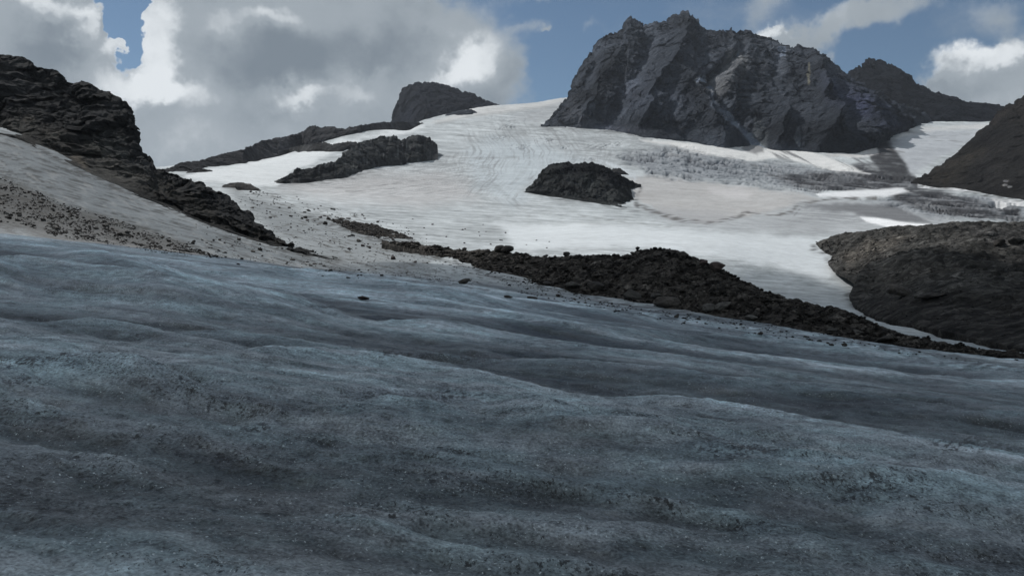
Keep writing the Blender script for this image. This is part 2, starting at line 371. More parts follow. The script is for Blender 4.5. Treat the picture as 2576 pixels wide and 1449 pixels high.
# meltwater runnels and swells of the near ice
def wave_noise(X, Y):
    z = 0
    for wl, amp, st in ((14, .34, 3.4), (6, .19, 4.0), (2.6, .12, 4.4), (1.1, .075, 3.6), (.45, .040, 2.4), (.2, .016, 1.1), (.09, .007, 1.0)):
        near = sstep(Y, wl*0.25, wl*0.9)*(1-sstep(Y, wl*60, wl*160))
        wx = X/(wl*st); wy = (Y+0.12*X)/wl
        n = pn(wx+.35*pn(wx*1.7, wy*.8, wl+3.0), wy+.3*pn(wx*2.1, wy*1.1, wl+8.0), wl*1.0)
        z = z+amp*near*((0.55*n+0.75*(np.abs(n)*1.6-0.35)) if wl > 3 else (.35*n+.9*((1-np.abs(n)*1.7)-.4)))
    return z
Wn = wave_noise(Xg, Yg)
sc_ = Yg < 26          # melt-pitted crust close by
wc, _ = worley((Xg[sc_]/.30).astype(np.float32), (Yg[sc_]/.22).astype(np.float32), np.full(sc_.sum(), 3.5, np.float32), 4)
Wn[sc_] += (.034*(np.clip(wc, 0, .9)-.5)*(1-sstep(Yg[sc_], 12, 26))*(.6+.8*pn(Xg[sc_]/1.7, Yg[sc_]/1.1, 6.6))).astype(Wn.dtype)
fade_far = 1-sstep(Yg, 120, 240)
Zg += Wn*fade_far
# surveyed crests: (points u,v), height m at unit, near width, far width
crests = [
 ([(-60,985),(0,990),(200,996),(350,1006),(480,1030),(560,1065)], .15, .9, .28),
 ([(1180,1090),(1250,1100),(1330,1112),(1450,1140),(1620,1172),(1750,1200),(1900,1232),(2100,1262),(2260,1300),(2400,1318),(2640,1345)], .16, .9, .30),
 ([(-60,825),(0,830),(200,848),(400,855),(600,868),(760,885),(1000,915),(1250,935)], .14, 1.2, .5),
 ([(1270,905),(1500,930),(1650,955),(1800,985),(2050,1010),(2300,1050),(2640,1098)], .20, 1.3, .5),
 ([(1500,1000),(1700,1035),(1950,1080),(2150,1120),(2350,1160),(2640,1205)], .14, 1.0, .4),
 ([(-60,712),(100,716),(200,726),(300,742),(420,762),(560,768),(700,780),(900,798)], .38, 2.6, 1.0),
 ([(-60,632),(150,655),(300,682),(500,700)], .42, 3.5, 1.6),
 ([(1000,822),(1270,830),(1600,850),(1900,870),(2200,905),(2640,975)], .26, 2.2, .9),
 ([(500,930),(800,925),(1050,945),(1250,985),(1450,1010)], .10, .9, .35),
 ([(800,1085),(1000,1080),(1250,1095)], .08, .6, .25),
 ([(550,700),(800,712),(1100,760),(1400,788),(1800,825)], .30, 3.0, 1.3),
 ([(750,1330),(900,1310),(1000,1322),(1100,1350)], .05, .35, .2)]
trough = np.zeros_like(Zg); crestm = np.zeros_like(Zg)
for pts, h, wn_, wf in crests:
    pu = np.array([p[0] for p in pts], float); pv = np.array([p[1] for p in pts], float)
    # depth where the sight line meets the base slope
    w_ = (CV-pv)/F; xs_ = (pu-CU)/F
    py = 1.6/np.maximum(0.018-0.115*xs_-w_, 0.012)
    yc = np.interp(us, pu, py); k_ = 61; yc = np.convolve(np.pad(yc, k_//2, 'edge'), np.hanning(k_+2)[1:-1]/np.hanning(k_+2).sum(), 'valid'); end = sstep(us, pu[0]-60, pu[0]+220)*(1-sstep(us, pu[-1]-220, pu[-1]+60)) if pu[0] > -50 else 1-sstep(us, pu[-1]-220, pu[-1]+60)
    if pu[-1] > 2600: end = sstep(us, pu[0]-60, pu[0]+220)
    sel = (ys > py.min()-6*wn_) & (ys < py.max()+8*wf)
    d = ys[sel][:, None]-yc[None]; d = d+wf*.9*pn(Xg[sel]/(wn_*1.6), Yg[sel]*.05, h*50)
    prof = np.where(d < 0, np.exp(-(d/wn_)**2), np.exp(-(d/wf)**2))
    tr = np.exp(-((d-2.2*wf)/(1.1*wf))**2)
    Zg[sel] += end[None]*h*1.35*(prof-.9*tr)
    crestm[sel] = np.maximum(crestm[sel], end[None]*np.where(d < 0, np.exp(-(d/(.5*wn_))**2), np.exp(-(d/(.5*wf))**2)))
    trough[sel] = np.maximum(trough[sel], end[None]*np.exp(-((d-1.9*wf)/(1.7*wf))**2))
def pmf(pts, soft):
    o = np.zeros_like(Zg); xs = [p[0] for p in pts]; yv = [p[1] for p in pts]; m = (Yg > 58) & (Ug > min(xs)-40) & (Ug < max(xs)+40) & (Vg > min(yv)-40) & (Vg < max(yv)+40)
    o[m] = sstep(poly_sd(Ug[m]+wu[m], Vg[m]+wv_[m], pts), -soft, soft); return o
# far relief: flow swells, a fold before the basin, crevassed icefall
far = sstep(Yg, 150, 320)
Zg += far*Yg*.003*fbm(Xg/70, Yg/45, 2.0, 6, gain=.6)
fold = np.interp(us, [1350, 1500, 1700, 1900, 2060, 2200], [290, 300, 308, 308, 300, 290]); df = Yg-fold[None]
Zg += (sstep(Ug, 1350, 1600)*(1-sstep(Ug, 2080, 2250)))*np.where(df < 0, np.exp(-(df/60)**2), np.exp(-(df/14)**2))*2.2
def PG(): return np.stack([Xg, Yg, Zg], -1)
Vg = CV-F*Zg/Yg
wu = 16*pn(Ug/60, Vg/22, 1.5)+6*pn(Ug/17, Vg/8, 2.5); wv_ = 7*pn(Ug/50, Vg/18, 7.5)+2.5*pn(Ug/15, Vg/7, 5.5)
Uw, Vw = Ug+wu, Vg+wv_
fz = Yg > 58          # image-surveyed patches belong to the far ice only
def pm(pts, soft=8, warp=1.0):
    o = np.zeros_like(Zg); u_ = Ug+warp*wu; v_ = Vg+warp*wv_
    xs = [p[0] for p in pts]; yv = [p[1] for p in pts]
    m = fz & (u_ > min(xs)-40) & (u_ < max(xs)+40) & (v_ > min(yv)-40) & (v_ < max(yv)+40)
    if m.any(): o[m] = sstep(poly_sd(u_[m], v_[m], pts), -soft, soft)
    return o
def lm(pts, wd, warp=.5, ymin=58):
    o = np.zeros_like(Zg); u_ = Ug+warp*wu*.5; v_ = Vg+warp*wv_*.5
    xs = [p[0] for p in pts]; yv = [p[1] for p in pts]
    m = (Yg > ymin) & (u_ > min(xs)-40) & (u_ < max(xs)+40) & (v_ > min(yv)-40) & (v_ < max(yv)+40)
    if m.any(): o[m] = (1-sstep(line_d(u_[m], v_[m], pts), 0, wd))*np.clip(.55+1.6*pn(u_[m]/26, v_[m]/3.5, 1.9), 0, 1)
    return o
# flow stripes bending down the tongue, and fine lines across the left snowfield
def flow_lines():
    xc = np.interp(Vg, [240, 300, 380, 440, 500, 560], [1330, 1330, 1390, 1370, 1310, 1400])
    s1 = fbm((Ug-xc+wu*.4)/9, Vg/70, 2.7, 3, ridged=True); m1_ = pmf([(1180,300),(1560,320),(1560,400),(1340,470),(1320,540),(1180,500),(1120,400)], 30)
    s2 = fbm(Ug/90, (Vg+.13*(Ug-900))/2.6, 8.2, 3, ridged=True); m2_ = pmf([(640,470),(860,430),(1060,395),(1260,400),(1240,500),(1000,500),(760,490)], 20)
    s3 = fbm((Ug-1600)/110, (Vg-.10*(Ug-1500))/3.0, 5.2, 3, ridged=True); m3_ = pmf([(1440,280),(1640,345),(1860,400),(1700,440),(1480,395),(1300,340)], 24)
    return m1_*sstep(s1, .45, .85)*(.25+.5*sstep(pn(Ug/50, Vg/40, 3.3), -.2, .4))+m2_*sstep(s2, .45, .8)*.7+m3_*sstep(s3, .4, .8)*.75
# crevassed icefall
fall = pm([(1560,395),(1640,375),(1760,385),(1900,408),(2100,425),(2250,440),(2330,462),(2450,475),(2600,505),(2600,560),(2350,545),(2200,505),(2000,478),(1880,458),(1740,452),(1640,440)], 14)
q = Vg*1.0-0.13*(Ug-1600)+10*pn(Ug/140, Vg/60, 3.3)
k_ = sstep(Ug, 1720, 1820); crev = (1-k_)*fbm(Ug/60, q/6.0, 9.0, 3, ridged=True)+k_*fbm(Ug/210, (Vg-.10*(Ug-1800)+7*pn(Ug/120, Vg/60, 3.3))/5.5, 9.0, 3, ridged=True)
crev_s = sstep(crev, .42, .78)
strip = pm([(2055,480),(2140,474),(2290,468),(2480,470),(2620,490),(2620,525),(2480,492),(2285,488),(2230,498),(2130,502),(2060,498)], 5, .3)
fall = fall*(1-strip); Zg -= fall*crev_s*4.5
upper = pm([(1230,300),(1500,330),(1620,350),(1800,385),(1860,420),(1760,430),(1500,400),(1250,360)], 20)
cr2 = sstep(fbm(Ug/38, (Vg+.35*Ug)/6.0, 4.0, 2, ridged=True), .66, .9)*sstep(pn(Ug/70, Vg/22, 8.8), .05, .4)
Zg -= upper*cr2*3.0
rough = fbm(Ug/26, Vg/5.0, 6.0, 4)

# albedo of the ice
def C(r, g, b): return np.array([r, g, b], np.float32)[None, None]
A = np.ones(Zg.shape+(3,), np.float32)*C(.150, .153, .150)
def lay(mask, c, a=1.0):
    k = (mask*a)[..., None].astype(np.float32); A[:] = A*(1-k)+C(*c)*k
# near ice gets paler with distance, dirt gathers in the troughs
lay(sstep(Yg, 6, 48), (.27, .285, .288), .9)
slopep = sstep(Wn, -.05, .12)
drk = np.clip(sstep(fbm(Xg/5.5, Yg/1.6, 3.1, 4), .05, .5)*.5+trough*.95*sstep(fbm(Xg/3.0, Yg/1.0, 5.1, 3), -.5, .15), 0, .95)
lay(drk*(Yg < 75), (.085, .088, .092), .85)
lay(crestm*(Yg < 75)*(.65+.35*sstep(fbm(Xg/2, Yg/.5, 2.2, 3), -.3, .3)), (.34, .37, .375), .6)  # crest tops painted paler, strengthening the sky light on them
lay(slopep*(Yg < 75), (.31, .335, .34), .35)  # relief shading in the albedo: raised ice paler
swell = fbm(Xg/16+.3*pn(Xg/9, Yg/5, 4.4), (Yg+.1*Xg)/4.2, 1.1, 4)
A *= (1+(Yg < 90)*np.clip(.55*sstep(Wn, -.1, .14)-.25+.9*swell, -.55, .5))[..., None]  # random swell tone plus relief shading painted by wave height
A *= C(.97, 1.0, 1.03)
fine_b = fbm(Xg/4.0, (Yg+.12*Xg)/1.1, 6.1, 5, gain=.7)
A *= (1+(Yg < 100)*.75*np.clip(fine_b, -.6, .6))[..., None]
# the high ice
zf_ = sstep(Yg, 62, 110)
streak = fbm(Ug/120, (Vg-.06*(Ug-1288))/4.5, 2.2, 4); broad = fbm(Ug/160, Vg/40, 5.0, 3)
lay(zf_, (.46, .485, .49), .94)
st2 = fbm(Ug/60, (Vg-.10*(Ug-1288))/2.0, 8.2, 3)
A *= (1+zf_*(.42*streak+.30*broad+.26*rough+.34*st2))[..., None]
left = pm([(-900,250),(60,330),(420,520),(640,600),(900,660),(900,720),(-900,620)], 30, .5)
lay(left, (.170, .187, .196), .92)
lay(left*sstep(fbm(Ug/60, (Vg-.28*Ug)/3.5, 7.7, 4), -.05, .35), (.07, .07, .068), .8)
lay(left*sstep(fbm(Ug/30, (Vg-.45*Ug)/9, 3.7, 3), .1, .5), (.30, .305, .30), .5)
lay(pm([(-60,440),(60,465),(150,510),(300,555),(430,600),(560,650),(440,650),(300,625),(150,608),(60,580),(-60,570)], 14), (.075, .07, .064), .72)
# debris slope between cliff tail and medial moraine
lay(pm([(560,470),(780,540),(1000,600),(1120,650),(1050,700),(860,660),(700,600)], 22), (.23, .246, .252), .8)
sdb = pm([(560,470),(640,470),(900,540),(1120,620),(1260,700),(1300,745),(1050,720),(860,660),(700,600)], 30)
lay(sdb*sstep(fbm(Ug/34, (Vg-.22*Ug)/3.2, 1.7, 4), .1, .42), (.085, .08, .072), .85)
# bright tongue before the fold, the light on its tilt painted in
lay(pm([(1250,560),(1500,566),(1700,576),(2060,598),(2110,650),(2080,700),(1900,660),(1650,620),(1300,625)], 12), (.66, .69, .70), .85)
# basins and snow
lay(pm([(1560,455),(1640,440),(1760,458),(1900,470),(2020,485),(2060,500),(1980,522),(1920,542),(1850,548),(1760,562),(1680,548),(1620,505)], 7), (.44, .42, .405), .7)
lay(pm([(1790,474),(1850,470),(1895,486),(1880,500),(1820,498),(1790,485)], 10), (.54, .525, .52), .8)
lay(pm([(1600,520),(1900,545),(2080,500),(2300,505),(2420,560),(2300,585),(2000,590),(1700,572)], 14), (.36, .365, .375), .55)
lay(pm([(700,470),(900,435),(1100,430),(1180,460),(1200,500),(1050,520),(800,500)], 25), (.52, .50, .49), .6)
lay(pm([(470,440),(600,415),(700,395),(860,352),(980,325),(1060,318),(1020,335),(900,345),(840,380),(720,440),(690,470),(560,462),(480,448)], 6), (.70, .72, .72), .9)
lay(pm([(1085,312),(1150,285),(1200,262),(1260,268),(1430,244),(1400,262),(1260,285),(1180,296),(1120,308)], 7, .4), (.60, .59, .57), .7)
lay(pm([(1330,272),(1425,250),(1360,312),(1280,300)], 12), (.42, .43, .44), .5)
lay(pm([(1240,345),(1360,360),(1500,420),(1330,470),(1300,520),(1200,470),(1170,380)], 25), (.50, .55, .575), .7)
lay(pm([(1480,390),(1560,420),(1600,455),(1540,425),(1500,405)], 6), (.62, .66, .68), .8)
lay(np.clip(flow_lines(), 0, 1), (.24, .245, .25), .8)
lay(fall, (.23, .245, .265), .8); lay(fall*crev_s, (.05, .056, .068), .92); lay(upper*cr2, (.13, .15, .18), .8)
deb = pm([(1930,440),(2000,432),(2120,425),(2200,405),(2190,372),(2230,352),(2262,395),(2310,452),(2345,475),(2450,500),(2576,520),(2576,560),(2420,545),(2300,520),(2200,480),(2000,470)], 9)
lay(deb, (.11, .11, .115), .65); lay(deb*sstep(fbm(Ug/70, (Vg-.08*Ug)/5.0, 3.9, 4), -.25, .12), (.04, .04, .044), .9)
lay(pm([(2180,385),(2200,362),(2236,350),(2262,392),(2314,456),(2262,458),(2215,430)], 4, .3)*np.clip(.85+.5*fbm(Ug/20, Vg/8, 2.2, 3), 0, 1), (.045, .045, .048), .95)  # the great peak's shadow, painted as a dark wedge on the ice
lay(pm([(2000,520),(2150,515),(2250,515),(2330,560),(2330,566),(2200,550),(2100,530)], 8), (.10, .10, .105), .75)
lay(pm([(1960,500),(2300,500),(2400,560),(2200,570),(1950,560)], 18)*sstep(streak, -.1, .3), (.20, .205, .21), .6)
# avalanche snow under the north face, split by chutes
lay(pm([(1610,350),(1700,355),(1800,368),(1850,372),(1868,352),(1885,358),(1930,378),(1952,360),(1975,378),(2010,366),(2050,385),(2100,400),(2190,440),(2100,428),(1980,400),(1880,402),(1760,385)], 4, .5), (.70, .695, .675), .95)
lay(pm([(1880,352),(1905,362),(1935,385),(1900,392),(1865,380)], 4), (.16, .16, .165), .8)
chute = fbm((Ug-1.9*(Vg-380))/17, Vg/60, 6.6, 3)   # debris chutes running down to the right
lay(pm([(1890,365),(2040,380),(2190,400),(2230,445),(2120,432),(1960,402)], 8)*sstep(chute, .08, .32), (.13, .13, .135), .85)
lay(pm([(1610,356),(1760,375),(1900,405),(2060,430),(1900,425),(1700,395)], 6)*sstep(fbm(Ug/70, (Vg-.22*Ug)/4, 2.6, 3), .0, .35), (.25, .25, .255), .7)
lay(pm([(2060,372),(2140,378),(2200,365),(2215,385),(2150,395),(2080,392)], 4), (.58, .56, .54), .8)
lay(pm([(2055,486),(2140,479),(2270,474),(2285,482),(2230,494),(2130,498),(2060,494)], 4, .3), (.74, .745, .75), .95)
lay(pm([(2165,546),(2200,548),(2340,566),(2325,574),(2240,574),(2180,558)], 3, .2), (.86, .86, .86), .97)
lay(pm([(2305,458),(2340,458),(2470,476),(2480,484),(2400,480),(2310,468)], 3, .3), (.66, .665, .67), .9)
lay(pm([(2495,498),(2600,506),(2600,520),(2510,512)], 3, .3), (.6, .6, .6), .9)
lay(pm([(2240,352),(2300,322),(2490,312),(2470,326),(2360,330),(2290,342)], 4, .3), (.62, .61, .59), .7)
lay(pm([(2235,356),(2330,330),(2470,330),(2300,440)], 8, .5), (.46, .475, .50), .7)
# dirt bands carried on the ice
for p_, wd, a in (([(1600,515),(1660,540),(1720,556),(1790,560),(1850,548),(1885,534)], 9, .95), ([(1590,500),(1640,530),(1700,550)], 9, .6), ([(1870,536),(1950,542),(1990,532),(2010,515),(2080,500),(2200,498)], 7, .95), ([(2000,540),(2020,515)], 4, .8), ([(1450,540),(1580,560),(1700,572)], 5, .35),
   ([(700,468),(800,462),(900,448),(960,440)], 4, .5), ([(840,476),(960,466),(1080,452)], 3, .5), ([(870,482),(1000,474),(1090,462)], 3, .4), ([(1030,402),(1100,392),(1200,398),(1300,395)], 5, .4), ([(1080,382),(1180,372)], 5, .4),
   ([(1240,460),(1330,545)], 10, .35), ([(1040,420),(1150,410),(1240,425)], 4, .4), ([(1290,300),(1330,360),(1330,420),(1280,470)], 7, .25), ([(1320,285),(1400,340),(1420,380)], 6, .25), ([(1150,340),(1260,352)], 4, .3),
   ([(2330,345),(2440,338)], 4, .3), ([(2350,352),(2420,356)], 4, .5), ([(2232,376),(2275,385)], 4, .6), ([(1080,318),(1200,290),(1330,275)], 5, .3)): lay(lm(p_, wd), (.15, .145, .14), a)
for p_, wd, a in (([(855,648),(1005,690),(1145,714),(1182,724),(1222,729),(1276,743),(1380,754),(1497,772),(1600,790),(1711,803)], 3.6, .85), ([(1480,752),(1700,800)], 3, .4), ([(590,752),(680,770),(760,772),(850,772)], 6, .8), ([(620,600),(760,640),(860,655)], 8, .6), ([(1900,870),(2200,905),(2400,915),(2640,945)], 4, .6), ([(1500,770),(1700,798)], 9, .3), ([(2180,865),(2330,905),(2640,930)], 8, .55)): lay(lm(p_, wd, .3, 20), (.035, .032, .030), a)
for (u_, v_, a_, b_) in ((640,1075,60,16), (540,1030,40,14), (2150,1255,70,14), (60,960,90,22), (960,890,60,8), (1150,990,120,18), (1850,1130,140,30), (2420,1120,120,22)):
    e = np.sqrt(((Ug-u_+wu)/a_)**2+((Vg-v_+wv_)/b_)**2); lay((1-sstep(e, .2, 1.3))*(Yg < 60)*sstep(pn(Ug/13, Vg/5, 3.7)+.7*pn(Ug/5, Vg/3, 1.7), -.1, .5), (.028, .027, .025), .85)
for p_, wd, a in (([(2046,622),(2075,634),(2110,642),(2082,658),(2092,672),(2125,690),(2160,712),(2135,742),(2150,765),(2175,790)], 15, .8), ([(700,462),(800,459),(900,440),(1000,418),(1060,404),(1105,392)], 8, .6), ([(1320,484),(1420,502),(1500,513),(1600,530),(1612,468)], 8, .6), ([(2300,458),(2400,478),(2500,492),(2600,508)], 9, .7),
   ([(1362,322),(1470,326),(1560,334),(1640,350)], 6, .5), ([(1020,624),(1100,645),(1230,694),(1300,708),(1400,724),(1500,748),(1600,775),(1740,790),(1860,815),(2000,840),(2160,864),(2320,886),(2500,916)], 14, .75), ([(780,548),(860,575),(940,602),(1040,606)], 12, .7), ([(0,340),(60,352),(200,432),(400,516),(600,594),(740,636),(850,656)], 12, .75)): lay(lm(p_, wd, 1.0, 20), (.06, .058, .055), a)
kn = ((Yg < 70)*1.0*(1-sstep(Yg, 48, 70)))[..., None]     # near albedo contrast raised, darkest closest to the camera
A[:] = A*(1-kn)+kn*.163*np.clip(A/.19, .08, 3)**1.6*C(.99, 1.0, 1.0)*(1-.14*(1-sstep(Yg, 5, 14)))[..., None]
near_a = 1-sstep(Yg, 50, 110)
grit = np.clip(.25+drk*.8+.5*trough+.25*(1-sstep(Yg, 6, 12)), 0, 1.2)
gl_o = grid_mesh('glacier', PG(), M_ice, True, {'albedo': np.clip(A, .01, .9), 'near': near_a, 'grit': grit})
tag(gl_o, 'blue-grey glacier ice flowing from the snowy col past the rocks', 'glacier', kind='structure')

# ------------------------------------------------------------------ rock masses lofted through surveyed profiles
def resample(pts, n):
    p = np.array(pts, float); d = np.sqrt(((p[1:, :2]-p[:-1, :2])**2).sum(1)); s = np.concatenate([[0], np.cumsum(d)]); s /= s[-1]
    t = np.linspace(0, 1, n); return np.stack([np.interp(t, s, p[:, k]) for k in range(3)], 1)
def by_u(pts, uu):
    p = np.array(pts, float); return np.stack([uu, np.interp(uu, p[:, 0], p[:, 1]), np.interp(uu, p[:, 0], p[:, 2])], 1)
def rockmass(name, top, base, mat, nc, nr, amp, freq, label, bulge=.35, back=None, rib=None, ztop=.25, jag=0.0, shade=None, sink=.02, seed=0, stepz=0, kind='structure', cat='rock', auto=False, pair=False, blk=(), carve=()):
    """top/base: (u, v, Y) left to right. The face is swept between them, the back drops away behind the crest."""
    T = resample(top, nc); B = resample(base, nc)
    if pair:
        b_ = np.array(base, float); B = by_u(base, T[:, 0])
    if auto:
        n_ = 24 if nc < 900 else 90; ii = np.linspace(0, nc-1, n_).astype(int); yh = np.array([hit('glacier', B[i, 0], B[i, 1], 5).y for i in ii])
        yh = np.convolve(np.pad(yh, 2, 'edge'), np.ones(5)/5, 'valid'); f_ = np.interp(np.arange(nc), ii, yh)/B[:, 2]
        T[:, 2] *= f_; B[:, 2] *= f_; amp *= f_.mean(); print(name, label[:30], f_.round(2)[::nc//6])
    span = abs(B[:, 1]-T[:, 1]).max()*T[:, 2].mean()/F          # height in metres
    tt = np.linspace(0, 1, nr); rows = []
    Bw = np.stack(world(B[:, 0], B[:, 1], B[:, 2]), 1); Tw = np.stack(world(T[:, 0], T[:, 1], T[:, 2]), 1)
    sk = Bw.copy(); sk[:, 2] -= span*.12+T[:, 2]*sink*.3; sk[:, 1] -= span*.05
    for t in np.linspace(0, 1, 6, endpoint=False): rows.append(sk*(1-t)+Bw*t)
    for t in tt:
        y_ = t**(1+bulge); rows.append(np.stack([Bw[:, 0]*(1-t)+Tw[:, 0]*t, Bw[:, 1]*(1-y_)+Tw[:, 1]*y_, Bw[:, 2]*(1-t)+Tw[:, 2]*t], 1))
    bk = back or span*1.0
    for t in np.linspace(0, 1, max(12, nr//6))[1:]:
        q_ = Tw.copy(); q_[:, :2] *= (1+bk*t/Tw[:, 1:2]); q_[:, 2] -= span*1.2*t**1.6; rows.append(q_)
    Pg = np.array(rows); nr_ = len(rows)
    tv = np.concatenate([np.zeros(6), tt, np.ones(nr_-6-nr)])[:, None]*np.ones(nc)[None]
    x, y, z = Pg[..., 0]*freq, Pg[..., 1]*freq, Pg[..., 2]*freq; sdv = seed*13.7
    if rib is None: rib = .5
    xr = x+rib*z+.35*pn(x*.8+sdv, y*.3, z*.8)
    big = fbm(xr*1.0+sdv, y*.3, z*.25, 6, ridged=True, gain=.58)-.25; big = big+.6*(fbm((x-.7*z)*1.7+sdv+5, y*.3, z*.4, 5, ridged=True)-.25)
    med = fbm(x*3.4+sdv, y*1.5, z*1.6, 5, gain=.6)
    n3 = fbm(x*7+sdv, y*7, z*7, 4, gain=.6)
    edge = np.minimum(np.arange(nc), np.arange(nc)[::-1])[None]/(nc*.06); edge = np.clip(edge, .15, 1)*(.25+.75*sstep(tv, 0, .16))
    crest = 1-.75*sstep(tv, .8, 1.0)
    dy = -(amp*(big*.75+med*.45))*edge*np.where(tv >= 1, .3, crest)
    U0, V0 = proj(Pg); uw = U0+9*pn(U0/30, V0/30, 3.2)+4*pn(U0/9, V0/9, 5.2); vw = V0+6*pn(U0/24, V0/24, 9.2); calm = np.zeros(U0.shape)
    for pts_, wd_, dp_ in carve:    # surveyed buttresses (out) and gullies (in)
        g_ = line_d(uw, vw, pts_)/wd_; g_ = np.exp(-g_**2) if dp_ > 0 else np.exp(-np.abs(g_)*1.2); dy = dy+dp_*.8*g_*(1-.92*sstep(tv, .62, 1))*edge
        if dp_ > 0: calm = np.maximum(calm, g_*.6)
    dy = dy*1.0
    for bs, ba in blk:      # joint-bounded blocks
        w_, v_ = worley(Pg[..., 0]/bs+.35*n3, Pg[..., 1]/bs/2, Pg[..., 2]/bs*.8+.35*med, seed); dy = dy-(1-calm)*(ba*(v_-.5)*edge*np.where(tv >= 1, .3, 1)+ba*.6*(.5-w_)*edge*(tv < 1))
    Pg[..., 1] += dy
    Pg[..., 2] += amp*ztop*(med*.5+.5*n3)*edge*(.35+.65*(tv > .02))*(1-.85*sstep(tv, .8, 1))
    Pg[..., 0] += amp*.25*med*edge
    if jag:
        xx = np.arange(nc)/nc*100
        j = fbm(Tw[:, 0]*freq*6+sdv, 0*xx, 0*xx+seed, 4, gain=.65)+.5*np.abs(pn(Tw[:, 0]*freq*14, 0*xx, 0*xx+3.3))
        j = j+.45*fbm(Tw[:, 0]*freq*30+sdv, 0*xx, Tw[:, 2]*freq*30, 2, gain=.7)
        Pg[..., 2] += jag*j[None]*sstep(tv, .72, 1.0); j2 = fbm(Tw[:, 2]*freq*9+sdv, 0*xx+4, Tw[:, 0]*freq*9, 4, gain=.7)
        Pg[..., 0] += 1.2*jag*j2[None]*sstep(tv, .72, 1.0)
    if stepz:   # ledges
        s_ = fbm(x*1.5, y*1.5, z*7+.3*pn(x*3, y*3, z*3), 3, ridged=True); Pg[..., 1] -= stepz*s_*crest*edge
    U, V = proj(Pg)
    A_ = np.ones(Pg.shape, np.float32)
    m_ = fbm(x*1.3, y*1.3, z*1.0+3, 4); A_ *= (1+.6*m_-.9*np.clip(big+.1, -.45, .45)+.9*calm)[..., None]
    if shade: shade(U, V, A_, Pg)
    o = grid_mesh(name, Pg, mat, True, {'albedo': np.clip(A_, .1, 4)})
    tag(o, label, cat, kind=kind)
    return o
def sh_lay(A_, mask, f): A_ *= (1+(mask[..., None])*(np.array(f)[None, None]**1.5-1)).astype(np.float32)
def wob(U, V, a=10): return U+a*pn(U/40, V/40, 2.1)+a*.4*pn(U/11, V/11, 4.1), V+a*pn(U/40, V/40, 6.1)+a*.4*pn(U/11, V/11, 8.1)

# the big peak: tan gully, pale slabs, scree at the foot, lit facets painted in
def sh_peak(U, V, A_, Pg):
    u, v = wob(U, V, 9)
    def pl(p, s_, f): sh_lay(A_, sstep(poly_sd(u, v, p), -s_, s_), f)
    pl([(1830,125),(1880,140),(1880,190),(1830,235),(1800,240),(1765,235),(1780,205),(1810,190)], 8, (2.1,1.95,1.75))
    pl([(1768,218),(1785,218),(1800,250),(1870,320),(1925,375),(1900,375),(1850,320),(1790,265)], 5, (2.3,2.3,2.3))
    pl([(1840,85),(1930,98),(1990,120),(1980,200),(1900,170),(1840,140)], 14, (1.3,1.28,1.25))
    pl([(1480,270),(1500,260),(1560,190),(1545,180)], 6, (1.5,1.45,1.4)); pl([(1900,300),(1920,300),(1930,378),(1890,378)], 5, (1.8,1.75,1.6)); pl([(2005,320),(2015,318),(2022,350),(2010,372),(2000,350)], 3, (2.6,2.5,2.3))
    pl([(1958,120),(1978,120),(1976,146),(1962,146)], 2, (6,6,6)); pl([(1750,198),(1768,192),(1772,205),(1755,206)], 2, (4,3.8,3.4)); pl([(1765,190),(1772,190),(1775,206),(1768,206)], 2, (4.5,4.2,3.6))  # snow fleck, then two lit facets painted pale
    pl([(1540,200),(1700,180),(1760,260),(1700,300),(1560,280)], 26, (1.2,1.2,1.22)); pl([(2030,160),(2036,160),(2040,215),(2034,215)], 2, (2.6,2.3,1.7))  # the thin yellowish strip is a lit facet painted in
    pl([(2060,180),(2140,200),(2200,240),(2180,300),(2080,260)], 20, (1.15,1.15,1.25)); pl([(1440,240),(1500,330),(1400,318)], 12, (1.25,1.2,1.15)); pl([(1560,315),(1640,318),(1620,345),(1480,325)], 8, (1.35,1.3,1.3))
    pl([(2100,220),(2230,260),(2300,320),(2230,330),(2150,280)], 22, (1.0,1.0,1.12))
